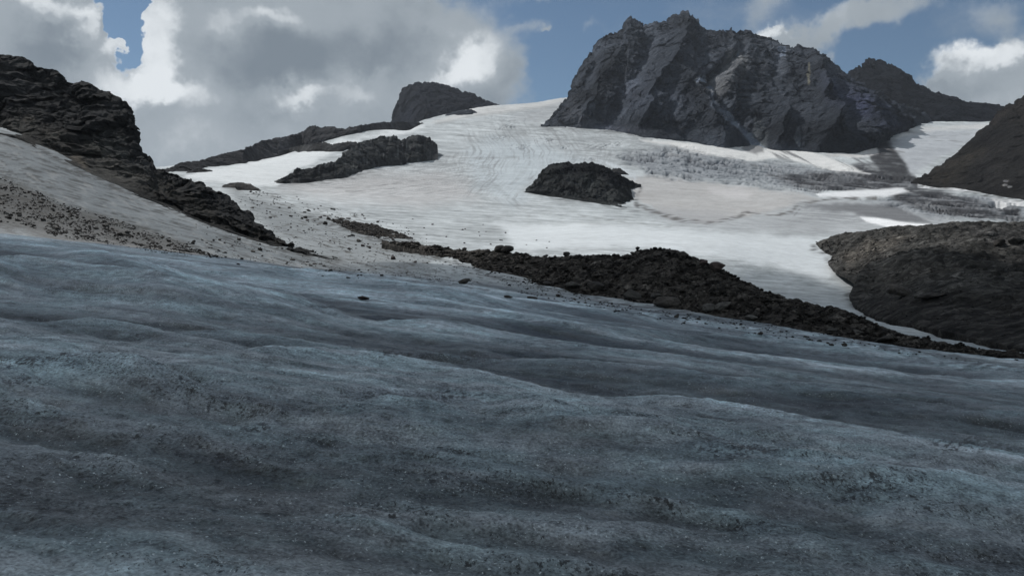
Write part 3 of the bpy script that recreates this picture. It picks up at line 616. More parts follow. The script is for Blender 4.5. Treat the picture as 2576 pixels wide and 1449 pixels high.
rockmass('mountain_peak',
 [(1362,318,1260),(1385,300,1300),(1410,270,1380),(1432,240,1450),(1442,200,1500),(1462,165,1540),(1490,130,1570),(1505,108,1580),(1530,88,1590),(1552,86,1590),(1566,74,1600),(1573,58,1600),(1590,49,1600),(1607,56,1600),(1620,66,1600),(1645,62,1600),(1665,60,1600),(1685,48,1600),(1705,42,1600),(1716,35,1600),(1728,34,1600),(1745,54,1600),(1770,70,1600),(1800,82,1590),(1825,84,1590),(1834,73,1590),(1846,84,1590),(1880,85,1590),(1930,98,1580),(1962,112,1570),(1985,124,1560),(2005,117,1550),(2020,125,1550),(2040,119,1540),(2050,124,1540),(2057,138,1530),(2085,152,1520),(2112,178,1510),(2132,196,1500),(2150,206,1490),(2200,232,1470),(2260,262,1420),(2330,290,1380),(2360,298,1370)],
 [(1362,320,1250),(1410,319,1230),(1470,322,1210),(1560,330,1180),(1620,346,1130),(1700,352,1110),(1760,360,1100),(1800,372,1090),(1850,374,1085),(1872,360,1085),(1890,362,1085),(1915,378,1085),(1945,372,1085),(1975,386,1080),(2010,376,1080),(2050,388,1080),(2090,380,1080),(2130,388,1080),(2160,384,1090),(2200,372,1100),(2225,352,1130),(2262,334,1200),(2310,318,1260),(2360,300,1330)],
 M_far, 1200, 520, 40, 1/120, blk=((26, 10), (10, 5.5)), carve=[
  ([(1590,50),(1560,130),(1500,220),(1460,310)], 20, -38), ([(1722,35),(1705,120),(1650,200),(1600,320)], 24, -48), ([(2048,120),(2040,220),(2060,330)], 18, -55),
  ([(1930,200),(1965,290),(1950,360)], 22, -35), ([(1740,190),(1780,300),(1825,352)], 22, -36), ([(2120,230),(2180,300),(2210,350)], 22, -28), ([(1870,90),(1880,180)], 18, -22),
  ([(1645,65),(1625,150),(1565,240),(1530,310)], 17, 36), ([(1855,130),(1800,190),(1805,225),(1840,270),(1882,330),(1905,378)], 13, 48), ([(1960,130),(1940,200),(1990,290),(2000,368)], 14, 34),
  ([(2090,170),(2100,250),(2140,320)], 17, 34), ([(1510,120),(1475,220)], 12, 22), ([(1770,80),(1760,160),(1800,200)], 16, 26), ([(1690,210),(1690,300)], 12, 20)], label= 'great dark rock peak with a jagged summit crest above the glacier', auto=True, pair=True, bulge=.15, rib=.55, jag=8, shade=sh_peak, ztop=.22, back=500, cat='mountain', seed=1)
rockmass('mountain_peak', 
 [(2085,240,1750),(2120,205,1750),(2138,182,1750),(2150,172,1750),(2165,168,1750),(2180,157,1750),(2200,152,1750),(2215,156,1750),(2235,160,1750),(2255,170,1750),(2270,186,1750),(2290,200,1750),(2310,215,1740),(2335,225,1740),(2370,240,1730),(2405,255,1720),(2430,258,1710),(2450,256,1700),(2480,268,1690),(2505,276,1680),(2600,330,1650)],
 [(2085,330,1500),(2200,360,1420),(2280,330,1420),(2330,312,1430),(2375,292,1450),(2400,302,1450),(2450,306,1450),(2500,308,1450),(2600,345,1400)],
 M_dark, 420, 200, 36, 1/120, blk=((30, 14), (12, 6)), label= 'smaller black rounded peak right of the great peak', bulge=.1, rib=.3, jag=9, ztop=.2, back=400, cat='mountain', seed=2)
rockmass('mountain_peak',
 [(984,306,1900),(990,292,1900),(994,268,1900),(1002,250,1900),(1010,232,1900),(1016,222,1900),(1032,212,1900),(1042,214,1900),(1046,207,1900),(1070,208,1900),(1100,210,1900),(1120,216,1900),(1150,226,1900),(1185,236,1890),(1215,250,1880),(1240,262,1870),(1266,268,1860)],
 [(984,310,1750),(1010,310,1720),(1060,312,1640),(1085,306,1600),(1120,296,1640),(1150,288,1660),(1180,278,1700),(1200,268,1740),(1235,268,1800),(1266,269,1850)],
 M_dark, 360, 160, 26, 1/110, blk=((30, 14), (12, 6)), label= 'lone blunt rock summit on the skyline left of the col', bulge=.1, rib=.1, jag=6, ztop=.2, back=300, cat='mountain', seed=3, shade=lambda U, V, A_, Pg: sh_lay(A_, np.ones_like(U), (1.15,1.2,1.3)))
# outcrops rising from the snow
rockmass('rock_outcrop', [(1120,290,1580),(1140,283,1600),(1160,278,1600),(1185,276,1600),(1200,283,1590)], [(1120,292,1550),(1150,290,1550),(1180,289,1550),(1200,286,1550)], M_far, 80, 40, 6, 1/40, 'tiny rock knob in the snow below the blunt summit', auto=True, sink=.01, seed=31, jag=2)
sl_sh = lambda U, V, A_, Pg: sh_lay(A_, np.ones_like(U), (1.1,1.1,1.15))
rockmass('rock_ridge',
 [(408,428,980),(430,422,980),(470,408,980),(510,402,980),(560,385,980),(600,378,980),(630,370,980),(660,356,980),(685,349,980),(720,344,980),(745,338,980),(760,335,980),(772,322,990),(785,317,990),(800,322,990),(830,320,1000),(862,325,1000),(900,318,1010),(930,314,1020),(965,309,1040),(1000,308,1060),(1050,308,1080),(1090,316,1100)],
 [(408,440,900),(440,438,900),(500,428,900),(560,418,900),(620,408,900),(680,402,905),(700,394,920),(690,384,940),(740,372,960),(800,362,960),(850,348,965),(880,336,980),(930,332,1000),(965,327,1020),(990,322,1040),(1040,320,1060),(1090,318,1080)],
 M_mid, 700, 120, 8, 1/45, blk=((9, 3.5),), label= 'long low rock ridge along the left skyline', pair=True, auto=True, bulge=.1, rib=0, jag=2.6, ztop=.3, shade=sl_sh, seed=4, sink=.01)
rockmass('rock_outcrop',
 [(692,460,700),(715,448,705),(728,440,705),(740,434,710),(745,428,710),(790,424,715),(815,412,720),(845,404,725),(860,392,730),(870,382,740),(900,364,750),(925,354,755),(945,350,760),(965,341,765),(975,346,765),(990,342,765),(1000,346,765),(1012,356,765),(1030,345,770),(1050,341,770),(1075,346,770),(1095,358,768),(1102,372,765)],
 [(692,462,690),(720,462,680),(760,461,675),(800,458,670),(840,452,670),(880,444,672),(905,438,675),(940,422,690),(970,412,700),(1000,418,700),(1030,420,700),(1055,404,715),(1075,402,715),(1102,400,730)],
 M_mid, 520, 170, 12, 1/34, blk=((8, 4),), label= 'craggy grey outcrop slanting up out of the upper snowfield', shade=lambda U, V, A_, Pg: (sh_lay(A_, np.ones_like(U), (1.5,1.55,1.55)), sh_lay(A_, sstep(fbm(U/7, V/40, 0*U+1.3, 3), .1, .5), (1.6,1.6,1.6)), sh_lay(A_, sstep(fbm(U/16, V/30, 0*U+4.3, 3), .0, .4), (.55,.55,.58))), auto=True, bulge=.1, rib=.15, jag=2.2, ztop=.3, seed=5, sink=.012)
rockmass('rock_outcrop', [(728,374,850),(760,366,855),(790,362,860),(815,358,860),(835,364,860),(860,360,862),(880,356,862),(905,362,862)], [(728,380,840),(770,384,838),(800,380,838),(850,384,838),(870,378,842),(905,368,850)], M_mid, 200, 50, 4, 1/25, 'narrow dark rock strip in snow above the craggy outcrop', auto=True, jag=1.5, seed=6, sink=.01)
rockmass('rock_outcrop', [(468,436,640),(485,428,642),(505,424,642),(535,430,642)], [(468,437,636),(500,434,634),(535,432,636)], M_mid, 80, 30, 2, 1/15, 'thin rock sliver in snow near the cliff shoulder', auto=True, jag=.8, seed=7, sink=.008)
rockmass('rock_outcrop', [(560,468,420),(580,461,425),(605,459,428),(630,464,426),(655,478,420)], [(560,472,414),(590,473,412),(620,476,412),(655,480,412)], M_mid, 110, 40, 2, 1/15, 'low brown mound on the snow right of the cliff', auto=True, jag=.5, seed=8, sink=.008, shade=lambda U, V, A_, Pg: sh_lay(A_, np.ones_like(U), (1.25,1.2,1.15)))
rockmass('rock_outcrop',
 [(1320,482,560),(1335,468,566),(1348,450,572),(1362,430,580),(1380,416,586),(1400,411,590),(1425,409,592),(1450,413,592),(1480,410,592),(1505,414,590),(1522,422,588),(1545,434,584),(1570,446,580),(1590,456,576),(1612,467,570)],
 [(1320,484,556),(1350,488,548),(1380,494,540),(1420,500,532),(1460,505,525),(1500,511,518),(1540,518,512),(1575,523,510),(1600,528,512),(1598,508,520),(1590,492,535),(1580,478,548),(1612,468,565)],
 M_mid, 420, 200, 9, 1/26, blk=((6, 3),), label= 'rounded dark rock island in the middle of the glacier', auto=True, bulge=-.15, rib=.3, jag=1.6, ztop=.3, seed=9, sink=.01, shade=lambda U, V, A_, Pg: (sh_lay(A_, sstep(poly_sd(*wob(U, V, 8), [(1420,400),(1520,405),(1620,470),(1560,470),(1500,440),(1400,430)]), -10, 10), (.45,.45,.5)), sh_lay(A_, np.ones_like(U), (1.1,1.15,1.15))))
rockmass('rock_outcrop', [(1532,430,700),(1545,424,704),(1558,424,705),(1572,432,702),(1582,440,700)], [(1532,433,694),(1555,438,690),(1582,441,694)], M_mid, 80, 40, 3, 1/18, 'little rock knob behind the rounded rock island', auto=True, jag=1, seed=10, sink=.008)
# slope closing the view on the right
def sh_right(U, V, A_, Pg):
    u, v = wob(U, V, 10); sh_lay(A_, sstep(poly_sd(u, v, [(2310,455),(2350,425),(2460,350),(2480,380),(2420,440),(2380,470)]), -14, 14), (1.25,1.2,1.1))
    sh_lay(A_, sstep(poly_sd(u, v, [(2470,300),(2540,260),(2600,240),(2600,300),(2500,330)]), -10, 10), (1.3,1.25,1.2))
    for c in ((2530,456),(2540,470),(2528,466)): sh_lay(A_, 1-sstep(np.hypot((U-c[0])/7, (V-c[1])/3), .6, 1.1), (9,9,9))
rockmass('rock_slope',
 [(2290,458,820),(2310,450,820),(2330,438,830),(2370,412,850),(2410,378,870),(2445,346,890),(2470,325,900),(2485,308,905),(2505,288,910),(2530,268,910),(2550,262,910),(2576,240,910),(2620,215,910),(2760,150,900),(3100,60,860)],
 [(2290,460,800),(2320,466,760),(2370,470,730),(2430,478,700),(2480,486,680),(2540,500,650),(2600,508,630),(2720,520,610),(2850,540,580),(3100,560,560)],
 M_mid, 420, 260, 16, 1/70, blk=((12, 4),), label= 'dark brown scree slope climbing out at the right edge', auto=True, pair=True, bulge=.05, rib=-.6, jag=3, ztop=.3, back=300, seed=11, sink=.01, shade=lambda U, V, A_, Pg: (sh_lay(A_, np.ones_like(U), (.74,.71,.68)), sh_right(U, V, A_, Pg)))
# the cliff on the left and its long tail
def sh_cliff(U, V, A_, Pg):
    u, v = wob(U, V, 9)
    def pl(p, s_, f): sh_lay(A_, sstep(poly_sd(u, v, p), -s_, s_), f)
    pl([(0,290),(60,290),(180,340),(330,420),(400,440),(600,560),(840,645),(620,600),(330,480),(100,380),(0,335)], 12, (1.25,1.2,1.12))
    pl([(215,335),(260,325),(310,340),(330,400),(260,390),(215,370)], 8, (1.45,1.45,1.4))
    pl([(60,292),(85,288),(90,300),(62,302)], 4, (2.4,2.3,2.2)); pl([(180,395),(205,385),(225,430),(205,425)], 6, (1.7,1.6,1.5)); pl([(120,325),(140,330),(145,345),(120,340)], 4, (2,1.95,1.9))
rockmass('rock_cliff',
 [(-700,-60,230),(-300,60,215),(-120,105,208),(0,140,200),(40,150,198),(75,160,197),(105,172,196),(130,176,195),(148,190,194),(158,204,193),(185,212,192),(205,210,191),(235,215,190),(262,232,188),(290,245,187),(318,258,185),(332,280,184),(342,310,182),(348,345,180),(352,372,178),(372,388,176),(388,402,174),(398,425,172),(430,440,168),(480,452,164),(520,466,160),(560,490,156),(600,516,152),(640,562,146),(675,586,142),(740,622,138),(800,641,134),(850,653,131)],
 [(-700,250,165),(-300,300,158),(0,336,153),(60,348,150),(120,388,146),(200,428,143),(260,450,142),(330,486,138),(400,512,137),(460,540,133),(520,562,130),(600,590,127),(660,608,124),(740,632,121),(800,646,124),(850,655,127)],
 M_cliff, 900, 330, 6.5, 1/26, blk=((7, 4.5), (2.6, 1.4)), label= 'tall blocky dark cliff with a long rubble tail at the left', auto=True, pair=True, bulge=-.35, rib=.1, jag=1.0, ztop=.22, back=120, seed=12, sink=.01, stepz=1.6, shade=sh_cliff, cat='cliff')

# ------------------------------------------------------------------ moraine ridge and the hill at the right
def moraine(name, top, base, mat, nc, nr, cell, lump, label, jagw=1.0, nz=.9, nfreq=.13, back=14, shade=None, bulge=0.0):
    T = resample(top, nc); B = resample(base, nc); ti_ = np.arange(nc)/nc*40; B[:, 0] += 9*fbm(ti_, 0*ti_+lump, 0*ti_, 5, gain=.65); B[:, 1] += 4*fbm(ti_, 0*ti_+7+lump, 0*ti_, 5, gain=.65)
    Bw = np.stack(world(B[:, 0], B[:, 1], B[:, 2]), 1); Tw = np.stack(world(T[:, 0], T[:, 1], T[:, 2]), 1)
    rows = []; sk = Bw.copy(); sk[:, 2] -= .9; sk[:, 1] -= .4
    for t in np.linspace(0, 1, 5, endpoint=False): rows.append(sk*(1-t)+Bw*t)
    for t in np.linspace(0, 1, nr):
        zt = t**(1-.25*bulge) if bulge else t
        rows.append(np.stack([Bw[:, 0]*(1-t)+Tw[:, 0]*t, Bw[:, 1]*(1-t)+Tw[:, 1]*t, Bw[:, 2]*(1-zt)+Tw[:, 2]*zt], 1))
    hgt = np.maximum(Tw[:, 2]-Bw[:, 2], .5)
    for t in np.linspace(0, 1, nr//3)[1:]:
        q_ = Tw.copy(); q_[:, :2] *= (1+back*t/Tw[:, 1:2]); q_[:, 2] -= hgt*1.3*t**1.3; rows.append(q_)
    Pg = np.array(rows); tv = np.concatenate([np.zeros(5), np.linspace(0, 1, nr), np.ones(len(rows)-5-nr)])[:, None]
    x, y, z = Pg[..., 0].copy(), Pg[..., 1].copy(), Pg[..., 2].copy()
    n = fbm(x*nfreq, y*nfreq, z*nfreq, 5); kk = np.clip(tv*5+.06, 0, 1)
    w1, v1 = worley(x*cell, y*cell, z*cell, 1); w2, v2 = worley(x*cell*2.6, y*cell*2.6, z*cell*2.6, 2)
    d = nz*n*(1-.5*sstep(tv, .8, 1))+lump*(np.clip(.75-w1, -.1, 1)*(v1 > .55)*1.1*v1+.35*np.clip(.7-w2, 0, 1)*(v2 > .3))
    Pg[..., 2] += d*kk; Pg[..., 1] -= .5*d*kk
    A_ = np.ones(Pg.shape, np.float32)*(1+.35*fbm(x*.2, y*.2, z*.2+9, 4))[..., None]
    pal = ((v1 > .9) & (w1 < .5)); A_[pal] *= 1.7
    U, V = proj(Pg)
    if shade: shade(U, V, A_, Pg)
    o = grid_mesh(name, Pg, mat, True, {'albedo': np.clip(A_, .1, 4).astype(np.float32)})
    tag(o, label, 'moraine', kind='structure'); return o
moraine('moraine_ridge',
 [(960,605,150),(1020,614,142),(1080,621,132),(1140,628,124),(1200,628,116),(1240,634,112),(1290,641,108),(1340,645,104),(1390,646,100),(1430,640,97),(1480,640,95),(1530,640,93),(1560,646,92),(1590,638,91),(1615,627,90),(1660,624,89),(1700,630,87),(1725,640,86),(1745,652,85),(1775,664,83),(1800,678,81),(1840,698,79),(1880,715,76),(1930,735,73),(1980,752,71),(2040,768,68),(2100,780,65),(2160,799,62),(2212,824,59),(2251,845,56),(2349,870,52),(2480,896,48),(2700,932,43)],
 [(960,612,146),(1020,622,136),(1080,636,124),(1130,655,112),(1170,672,104),(1230,690,97),(1290,702,92),(1350,714,88),(1390,716,86),(1440,732,83),(1500,742,80),(1560,756,78),(1600,768,76),(1680,776,74),(1740,780,73),(1800,795,70),(1860,808,67),(1930,815,65),(2000,830,61),(2080,845,58),(2160,857,56),(2240,868,53),(2320,876,50),(2400,892,48),(2500,906,46),(2700,934,42)],
 M_mor, 1500, 200, 1.0, .45, 'dark rubble moraine ridge crossing the ice', back=11)
def sh_hill(U, V, A_, Pg):
    u, v = wob(U, V, 12)
    def pl(p, s_, f): sh_lay(A_, sstep(poly_sd(u, v, p), -s_, s_), f)
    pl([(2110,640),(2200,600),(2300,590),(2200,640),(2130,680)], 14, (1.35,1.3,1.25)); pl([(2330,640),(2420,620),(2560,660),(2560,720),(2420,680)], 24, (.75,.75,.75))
    pl([(2420,570),(2600,570),(2600,620),(2480,610)], 18, (.9,.9,.92)); sh_lay(A_, sstep(V, 690, 800), (.8,.78,.78))  # lower slope: cloud shadow deepened in the albedo
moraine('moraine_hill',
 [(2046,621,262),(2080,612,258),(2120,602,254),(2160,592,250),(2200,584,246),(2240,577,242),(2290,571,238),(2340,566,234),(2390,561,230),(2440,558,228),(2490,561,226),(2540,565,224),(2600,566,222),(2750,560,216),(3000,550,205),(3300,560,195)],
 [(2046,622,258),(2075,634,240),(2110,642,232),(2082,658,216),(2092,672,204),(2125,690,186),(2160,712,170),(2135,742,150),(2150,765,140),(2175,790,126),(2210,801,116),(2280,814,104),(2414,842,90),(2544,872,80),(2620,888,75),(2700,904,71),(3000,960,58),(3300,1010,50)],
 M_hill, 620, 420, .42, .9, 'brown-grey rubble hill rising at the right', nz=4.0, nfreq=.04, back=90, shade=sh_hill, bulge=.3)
moraine('moraine_patch',
 [(786,545,226),(820,545,224),(860,552,220),(900,560,214),(940,568,208),(980,580,200),(1010,592,190),(1036,600,184)],
 [(786,549,218),(820,558,208),(850,568,198),(890,580,186),(930,594,176),(970,602,170),(1010,600,176),(1036,602,180)],
 M_mor, 420, 80, .7, .9, 'small dark patch of boulder rubble on the pale ice', back=10, nz=.9)

# ------------------------------------------------------------------ boulders and stones
import bmesh
def stone_mesh(name, seed, sub=3, cuts=9, flat=1.0, rough=.06):
    r_ = random.Random(seed); bm = bmesh.new(); bmesh.ops.create_icosphere(bm, subdivisions=sub, radius=1)
    pls = []
    for i in range(cuts):
        n = Vector((r_.gauss(0, 1), r_.gauss(0, 1), r_.gauss(0, 1))).normalized(); pls.append((n, r_.uniform(.48, .85)))
    vs = np.array([v.co for v in bm.verts]); nn = fbm(vs[:, 0]*1.5+seed, vs[:, 1]*1.5, vs[:, 2]*1.5, 4)
    for v, q_ in zip(bm.verts, nn):
        v.co *= 1+.22*float(q_)
        for n, d in pls:
            e = v.co.dot(n)-d
            if e > 0: v.co -= n*e*.93
        v.co *= 1+rough*float(q_); v.co.z *= flat
    me = bpy.data.meshes.new(name); bm.to_mesh(me); bm.free(); return me
SM = [stone_mesh('stone', 40+i, 3, 8+i % 4, .75) for i in range(8)]
SL = [stone_mesh('stone_small', 80+i, 2, 7, .8) for i in range(8)]
variants = {}
def mesh_for(lib, i, mat):
    k = (id(lib), i, mat.name)
    if k not in variants: me = lib[i].copy(); me.materials.append(mat); variants[k] = me
    return variants[k]
def place(name, grid, u, v, wpx, hpx, mat, seed, label, cat='boulder', group=None, rz=None, tilt=8, lib=SM, sinkf=.22):
    """a stone wpx wide and hpx high in survey units, standing on the terrain at (u, v)"""
    p = hit(grid, u, v+hpx*.30); r_ = random.Random(seed); s_ = p.y/F
    o = bpy.data.objects.new(name, mesh_for(lib, seed % len(lib), mat)); COL.objects.link(o)
    a, h = wpx*s_*.58, hpx*s_*.62
    o.scale = (a, a*r_.uniform(.8, 1.1), h); o.rotation_euler = (R(r_.uniform(-tilt, tilt)), R(r_.uniform(-tilt, tilt)), r_.uniform(-.5, .5) if rz is None else rz)
    o.location = (p.x, p.y+.3*a, p.z+h*(.72-sinkf)); tag(o, label, cat, group); return o
H = place
H('boulder','moraine_ridge',1256,630,34,27,M_stone,1,'dark left half of the split boulder standing on the moraine crest', sinkf=.1)
H('boulder','moraine_ridge',1276,630,30,27,M_stone,2,'tilted slab boulder with pointed top on the moraine crest', sinkf=.1, tilt=18)
H('boulder','moraine_ridge',1806,673,44,28,M_red,3,'big rounded boulder perched on the falling crest of the moraine', sinkf=.1)
H('boulder','moraine_ridge',1772,660,22,15,M_red,4,'small blocky stone just left of the big perched boulder')
H('boulder','moraine_ridge',1744,652,26,13,M_stone,5,'low flat stone on the moraine crest, below its highest shoulder')
H('boulder','moraine_ridge',1722,640,26,18,M_stone,6,'angular block at the right shoulder of the moraine summit')
H('boulder','moraine_ridge',1425,636,18,14,M_stone,7,'little pointed rock standing up midway on the moraine crest')
H('boulder','moraine_ridge',1590,634,12,10,M_stone,8,'small knob of rock left of the moraine summit')
H('boulder','glacier',1168,708,30,17,M_stone,9,'lone black boulder on bare ice in front of the moraine', sinkf=.05)
H('boulder','glacier',912,751,28,12,M_red,10,'flat reddish stone alone on the grey ice at centre left', sinkf=.05)
H('boulder','glacier',988,650,17,11,M_red,11,'tilted reddish stone on ice above the thin dirt line', tilt=35)
H('boulder','glacier',1045,660,10,8,M_red,12,'small round red stone right of the tilted reddish stone')
H('boulder','glacier',1120,730,12,6,M_red,13,'small red stone on ice below the lone black boulder')
H('boulder','glacier',1281,745,22,9,M_stone,14,'flat stone lying on the thin dirt line before the moraine')
H('boulder','glacier',1338,750,28,9,M_stone,15,'wide low stone on the ice right of the flat dirt-line stone')
H('boulder','moraine_ridge',1378,716,28,20,M_stone,16,'dark block at the moraine toe behind the dirt line')
H('boulder','moraine_ridge',1275,692,34,18,M_stone,17,'wedge-shaped block low on the left flank of the moraine')
H('boulder','moraine_ridge',1440,718,40,22,M_pale,18,'pale slab half buried at the moraine foot')
H('boulder','moraine_ridge',1500,722,56,30,M_stone,19,'large dark rock at the foot of the moraine above the ice edge')
H('boulder','moraine_ridge',1590,742,46,30,M_pale,20,'grey slab leaning at the moraine foot near its middle', tilt=25)
H('boulder','moraine_ridge',1680,760,60,34,M_stone,21,'largest black block at the moraine foot below the summit')
H('boulder','moraine_ridge',1820,770,44,26,M_pale,22,'pale leaning slab low on the moraine below the perched boulder', tilt=25)
H('boulder','moraine_ridge',1785,775,36,22,M_pale,23,'grey faceted block at the moraine foot beside the leaning slab')
H('boulder','moraine_ridge',1890,800,30,18,M_pale,24,'pale block at the moraine foot right of the leaning slab')
H('boulder','moraine_ridge',1650,745,30,18,M_pale,25,'pale facet stone just above the largest black block')
H('boulder','moraine_ridge',2228,854,44,22,M_stone,26,'black boulder at the thin right end of the moraine')
H('boulder','moraine_ridge',2160,835,30,12,M_pale,27,'flat pale stone on the low right part of the moraine')
H('boulder','moraine_ridge',2095,830,26,12,M_pale,28,'small pale stone above the ice edge on the right moraine')
H('boulder','moraine_hill',2268,738,56,36,M_stone,29,'large slanting boulder with a shaded face on the rubble hill', sinkf=.05, tilt=20)
H('boulder','moraine_hill',2350,742,60,18,M_stone,30,'low broad rock right of the slanting boulder on the hill')
H('boulder','moraine_hill',2310,746,26,8,M_pale,31,'flat pale stone between two rocks on the rubble hill')
H('boulder','moraine_hill',2560,606,34,30,M_pale,32,'pale crag block near the top right of the rubble hill')
H('boulder','moraine_hill',2515,612,26,30,M_stone,33,'narrow dark crag block near the top of the rubble hill')
H('boulder','glacier',301,589,15,11,M_stone,34,'dark stone at the lower edge of the debris band under the cliff')
H('boulder','glacier',903,606,15,10,M_stone,35,'single dark stone on pale ice below the rubble patch')
H('boulder','glacier',818,562,12,12,M_stone,36,'upright dark stone on the pale slope left of the rubble patch')
# scattered stones: individuals by zone
def scatter(n, poly, grid, w0, w1, label, group, seed, mats, zone_dense=None, lib=SL, avoid=None):
    r_ = random.Random(seed); us_ = [p[0] for p in poly]; vs_ = [p[1] for p in poly]; k = 0; tries = 0
    while k < n and tries < n*40:
        tries += 1; u = r_.uniform(min(us_), max(us_)); v = r_.uniform(min(vs_), max(vs_))
        if poly_sd(np.array([u]), np.array([v]), poly)[0] < 0: continue
        if r_.random() > .45+.9*float(pn(np.array([u/40]), np.array([v/14]), np.array([seed*1.0]))[0])+.25: continue
        wd = w0+(w1-w0)*r_.random()**2.2
        place('stone', grid, u, v, wd, wd*r_.uniform(.5, .8), mats[r_.randrange(len(mats))], r_.randrange(1000), label, 'stone', group, rz=r_.uniform(0, 6.28), tilt=20, lib=lib)
        k += 1
scatter(95, [(0,450),(60,470),(150,510),(300,555),(430,600),(560,648),(440,640),(300,612),(150,592),(60,560),(0,555)], 'glacier', 6, 14, 'dark stone lying in the debris band on the ice slope below the cliff', 'stones in the debris band below the cliff', 3, [M_stone, M_stone, M_pale])
scatter(45, [(430,600),(640,600),(860,650),(1000,700),(900,712),(700,690),(560,655)], 'glacier', 6, 12, 'small dark stone on the pale ice between debris band and grey ice', 'stones on the ice under the cliff tail', 4, [M_stone])
scatter(75, [(580,470),(700,480),(1000,560),(1040,600),(1120,650),(1000,640),(860,630),(740,590),(640,530)], 'glacier', 5, 12, 'small stone on the pale slope between cliff tail and moraine', 'stones on the slope beside the cliff tail', 5, [M_stone, M_stone, M_red])
scatter(22, [(1030,540),(1200,560),(1400,610),(1400,632),(1150,618),(1040,600)], 'glacier', 4, 7, 'tiny stone on the bright ice behind the moraine', 'stones on the bright ice behind the moraine', 6, [M_stone, M_red])
scatter(35, [(1290,706),(1450,745),(1700,790),(1950,830),(2200,872),(2100,868),(1850,830),(1600,795),(1400,745)], 'glacier', 6, 14, 'loose stone on grey ice just in front of the moraine foot', 'stones fallen in front of the moraine', 7, [M_stone, M_stone, M_pale])
# loose rubble nobody could count
def rubble(name, grid, n, poly, w0, w1, mat, seed, label):
    r_ = np.random.RandomState(seed); base = []
    for i in range(6):
        me = stone_mesh('tmp', 200+i, 1, 6, .75, .02); c = np.array([v.co for v in me.vertices]); f = np.array([list(p.vertices) for p in me.polygons]); base.append((c, f)); bpy.data.meshes.remove(me)
    U, V, Pg = GRIDS[grid]; U = U.ravel(); V = V.ravel(); Pf = Pg.reshape(-1, 3)
    ins = np.where(poly_sd(U, V, poly) > 0)[0]
    keep = ins[r_.randint(0, len(ins), n*3)]
    dens = .5+1.2*pn(U[keep]/40, V[keep]/12, np.full(len(keep), seed*1.0)); keep = keep[r_.rand(len(keep)) < dens][:n]
    Vs, Fs, k, cs = [], [], 0, []
    for idx in keep:
        c, f = base[r_.randint(6)]; s_ = (w0+(w1-w0)*r_.rand()**4)*Pf[idx, 1]/F*.55; a = r_.rand()*6.28
        q_ = c*s_*np.array([1, .8, .8]); q_ = np.stack([q_[:, 0]*math.cos(a)-q_[:, 1]*math.sin(a), q_[:, 0]*math.sin(a)+q_[:, 1]*math.cos(a), q_[:, 2]], 1)
        Vs.append(q_+Pf[idx]+np.array([0, 0, s_*.25])); Fs.append(f+k); k += len(c); cs.append(np.full((len(c), 3), .45+1.9*r_.rand()**3, np.float32))
    o = raw_mesh(name, np.concatenate(Vs), np.concatenate(Fs), mat, False, {'albedo': np.concatenate(cs)}); tag(o, label, 'rubble', kind='stuff')
rubble('rubble', 'moraine_ridge', 9000, [(950,600),(1250,620),(1660,615),(1800,670),(2000,750),(2400,860),(2640,915),(2640,935),(2400,900),(2100,850),(1800,800),(1600,772),(1300,705),(1100,650)], 3, 15, M_mor, 1, 'loose dark rubble covering the moraine ridge')
rubble('rubble', 'glacier', 5200, [(-20,440),(60,465),(150,510),(300,555),(430,600),(560,650),(440,645),(300,618),(150,600),(60,565),(-20,560)], 2, 7, M_mor, 2, 'fine dark rubble strewn in the band below the cliff')
rubble('rubble', 'glacier', 1400, [(430,590),(640,480),(1000,560),(1150,650),(1250,720),(900,712),(560,655)], 2.5, 6, M_mor, 3, 'fine stones sprinkled over the pale slope below the cliff tail')
rubble('rubble', 'glacier', 900, [(1130,650),(1300,700),(1600,775),(1900,812),(2300,880),(2500,915),(2300,900),(1900,845),(1600,800),(1300,735)], 3, 9, M_mor, 4, 'small rubble spilled on grey ice along the moraine foot')
rubble('rubble', 'moraine_patch', 700, [(780,540),(1040,590),(1040,605),(960,605),(840,570)], 4, 10, M_stone, 5, 'coarse boulder rubble heaped on the dark patch')
rubble('rubble', 'moraine_hill', 2500, [(2050,615),(2200,580),(2600,560),(2600,890),(2300,830),(2160,780),(2160,710),(2090,660)], 2.5, 8, M_hill, 6, 'loose brown stones strewn over the rubble hill')

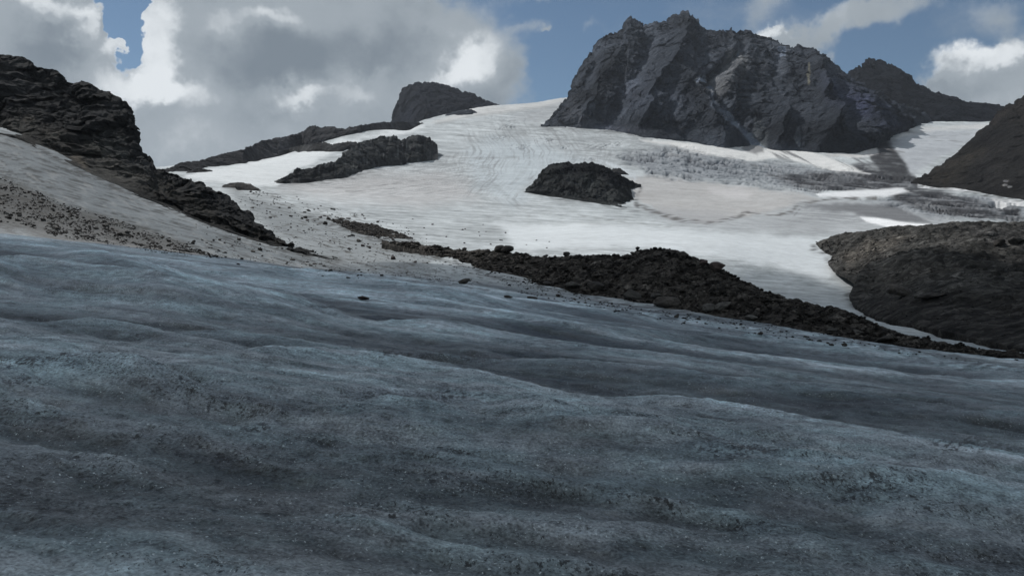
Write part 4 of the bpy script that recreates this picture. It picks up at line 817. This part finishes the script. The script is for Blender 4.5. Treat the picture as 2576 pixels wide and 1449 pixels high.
# ------------------------------------------------------------------ unseen cloud, shaped so that its shadow darkens the near ice
def cloud():
    Hc = 600.0
    def fl(g, u, v): q_ = hit(g, u, v, 6); q_ = q_-sd*(q_.z/sd.z); return (q_.x, q_.y)
    shp = [(-52,35),(-35,62),(-12,94),(22,128)]+[fl('glacier', *q_) for q_ in ((1900,672),(2000,688),(2085,694))]+[fl('moraine_hill', *q_) for q_ in ((2200,706),(2300,696))]+[(66,135),(95,112),(330,40),(420,-150),(200,-330),(-150,-330),(-330,-200),(-220,-60),(-100,-10)]
    0 and print('SHADOW', [(round(a_), round(b_)) for a_, b_ in shp])
    cx_, cy_ = 25.0, 40.0; off = Hc*np.array([sd.x, sd.y])/sd.z
    n = 200; th = np.linspace(0, 2*math.pi, n, endpoint=False); rr = []
    for a in th:
        lo, hi = 1.0, 900.0
        for _ in range(22):
            mdl = (lo+hi)/2
            if poly_sd(np.array([cx_+mdl*math.cos(a)]), np.array([cy_+mdl*math.sin(a)]), shp)[0] > 0: lo = mdl
            else: hi = mdl
        rr.append(lo)
    rr = np.array(rr); rings = 40; verts = []; edge = []
    for side in (1, -1):
        for k in np.linspace(0.02, 1.06, rings):
            x = cx_+rr*k*np.cos(th); y = cy_+rr*k*np.sin(th); d = np.maximum(rr*(1.06-k), 0)
            thick = (np.minimum(d, 60)/60)**.5*(38 if side > 0 else 8)
            lump = 1+.5*fbm(x/60, y/60, 0*x+side, 4)
            verts.append(np.stack([x+off[0], y+off[1], Hc+side*thick*lump], 1)); edge.append(rr*(1-k))
    Vv = np.concatenate(verts); E = np.concatenate(edge); Q = []
    for s_ in range(2):
        b0 = s_*rings*n
        for k in range(rings-1):
            for j in range(n): 
                q_ = [b0+k*n+j, b0+k*n+(j+1) % n, b0+(k+1)*n+(j+1) % n, b0+(k+1)*n+j]; Q.append(q_ if s_ == 0 else q_[::-1])
    m, t, b = base_mat('cloud'); mo = m.node_tree.nodes['Material Output']
    e = t.attr('edge').outputs['Fac']; g = t.n.new('ShaderNodeNewGeometry')
    nz = t.noise(g.outputs['Position'], .035, 6, .6)
    al = t.ramp(t.math('ADD', e, t.math('MULTIPLY', t.math('SUBTRACT', nz, .5), 12)), -4, 8)
    df_ = t.n.new('ShaderNodeBsdfDiffuse'); df_.inputs[0].default_value = (.85, .85, .85, 1)
    tl = t.n.new('ShaderNodeBsdfTranslucent'); tl.inputs[0].default_value = (.55, .56, .58, 1)
    ms = t.n.new('ShaderNodeMixShader'); ms.inputs[0].default_value = .5; t.l.new(df_.outputs[0], ms.inputs[1]); t.l.new(tl.outputs[0], ms.inputs[2])
    tr = t.n.new('ShaderNodeBsdfTransparent'); m2 = t.n.new('ShaderNodeMixShader'); t.set(m2, 0, t.math('MULTIPLY', al, t.ramp(e, 0, 85, .70, .86)))
    t.l.new(tr.outputs[0], m2.inputs[1]); t.l.new(ms.outputs[0], m2.inputs[2]); t.l.new(m2.outputs[0], mo.inputs[0])
    o = raw_mesh('shadow_cloud', Vv, np.array(Q), m, True, {'edge': E}); tag(o, 'unseen cloud shaped to shade the near ice', 'cloud', kind='structure')
cloud()

# ------------------------------------------------------------------ thin mountain air
def haze():
    zmin = min(float(g[2][..., 2].min()) for g in GRIDS.values())-1; zmax = max(float(g[2][..., 2].max()) for g in GRIDS.values())+4
    print('HAZE', zmin, zmax)
    x0, x1, y0, y1 = -3200, 3200, -500, 2900
    v = np.array([(x, y, z) for z in (zmin, zmax) for x, y in ((x0, y0), (x1, y0), (x1, y1), (x0, y1))], float)
    Q = np.array([(3,2,1,0),(4,5,6,7),(0,1,5,4),(1,2,6,5),(2,3,7,6),(3,0,4,7)])
    m = bpy.data.materials.new('haze'); m.use_nodes = True; t = NT(m.node_tree); mo = m.node_tree.nodes['Material Output']
    t.n.remove(m.node_tree.nodes['Principled BSDF']); pv = t.n.new('ShaderNodeVolumePrincipled')
    pv.inputs['Color'].default_value = (.78, .85, .95, 1); pv.inputs['Density'].default_value = HAZE; pv.inputs['Anisotropy'].default_value = .2
    t.l.new(pv.outputs[0], mo.inputs['Volume'])
    o = raw_mesh('haze', v, Q, m, False); tag(o, 'thin pale air between camera and peaks', 'haze', kind='stuff')
HAZE = 0.00005
haze()
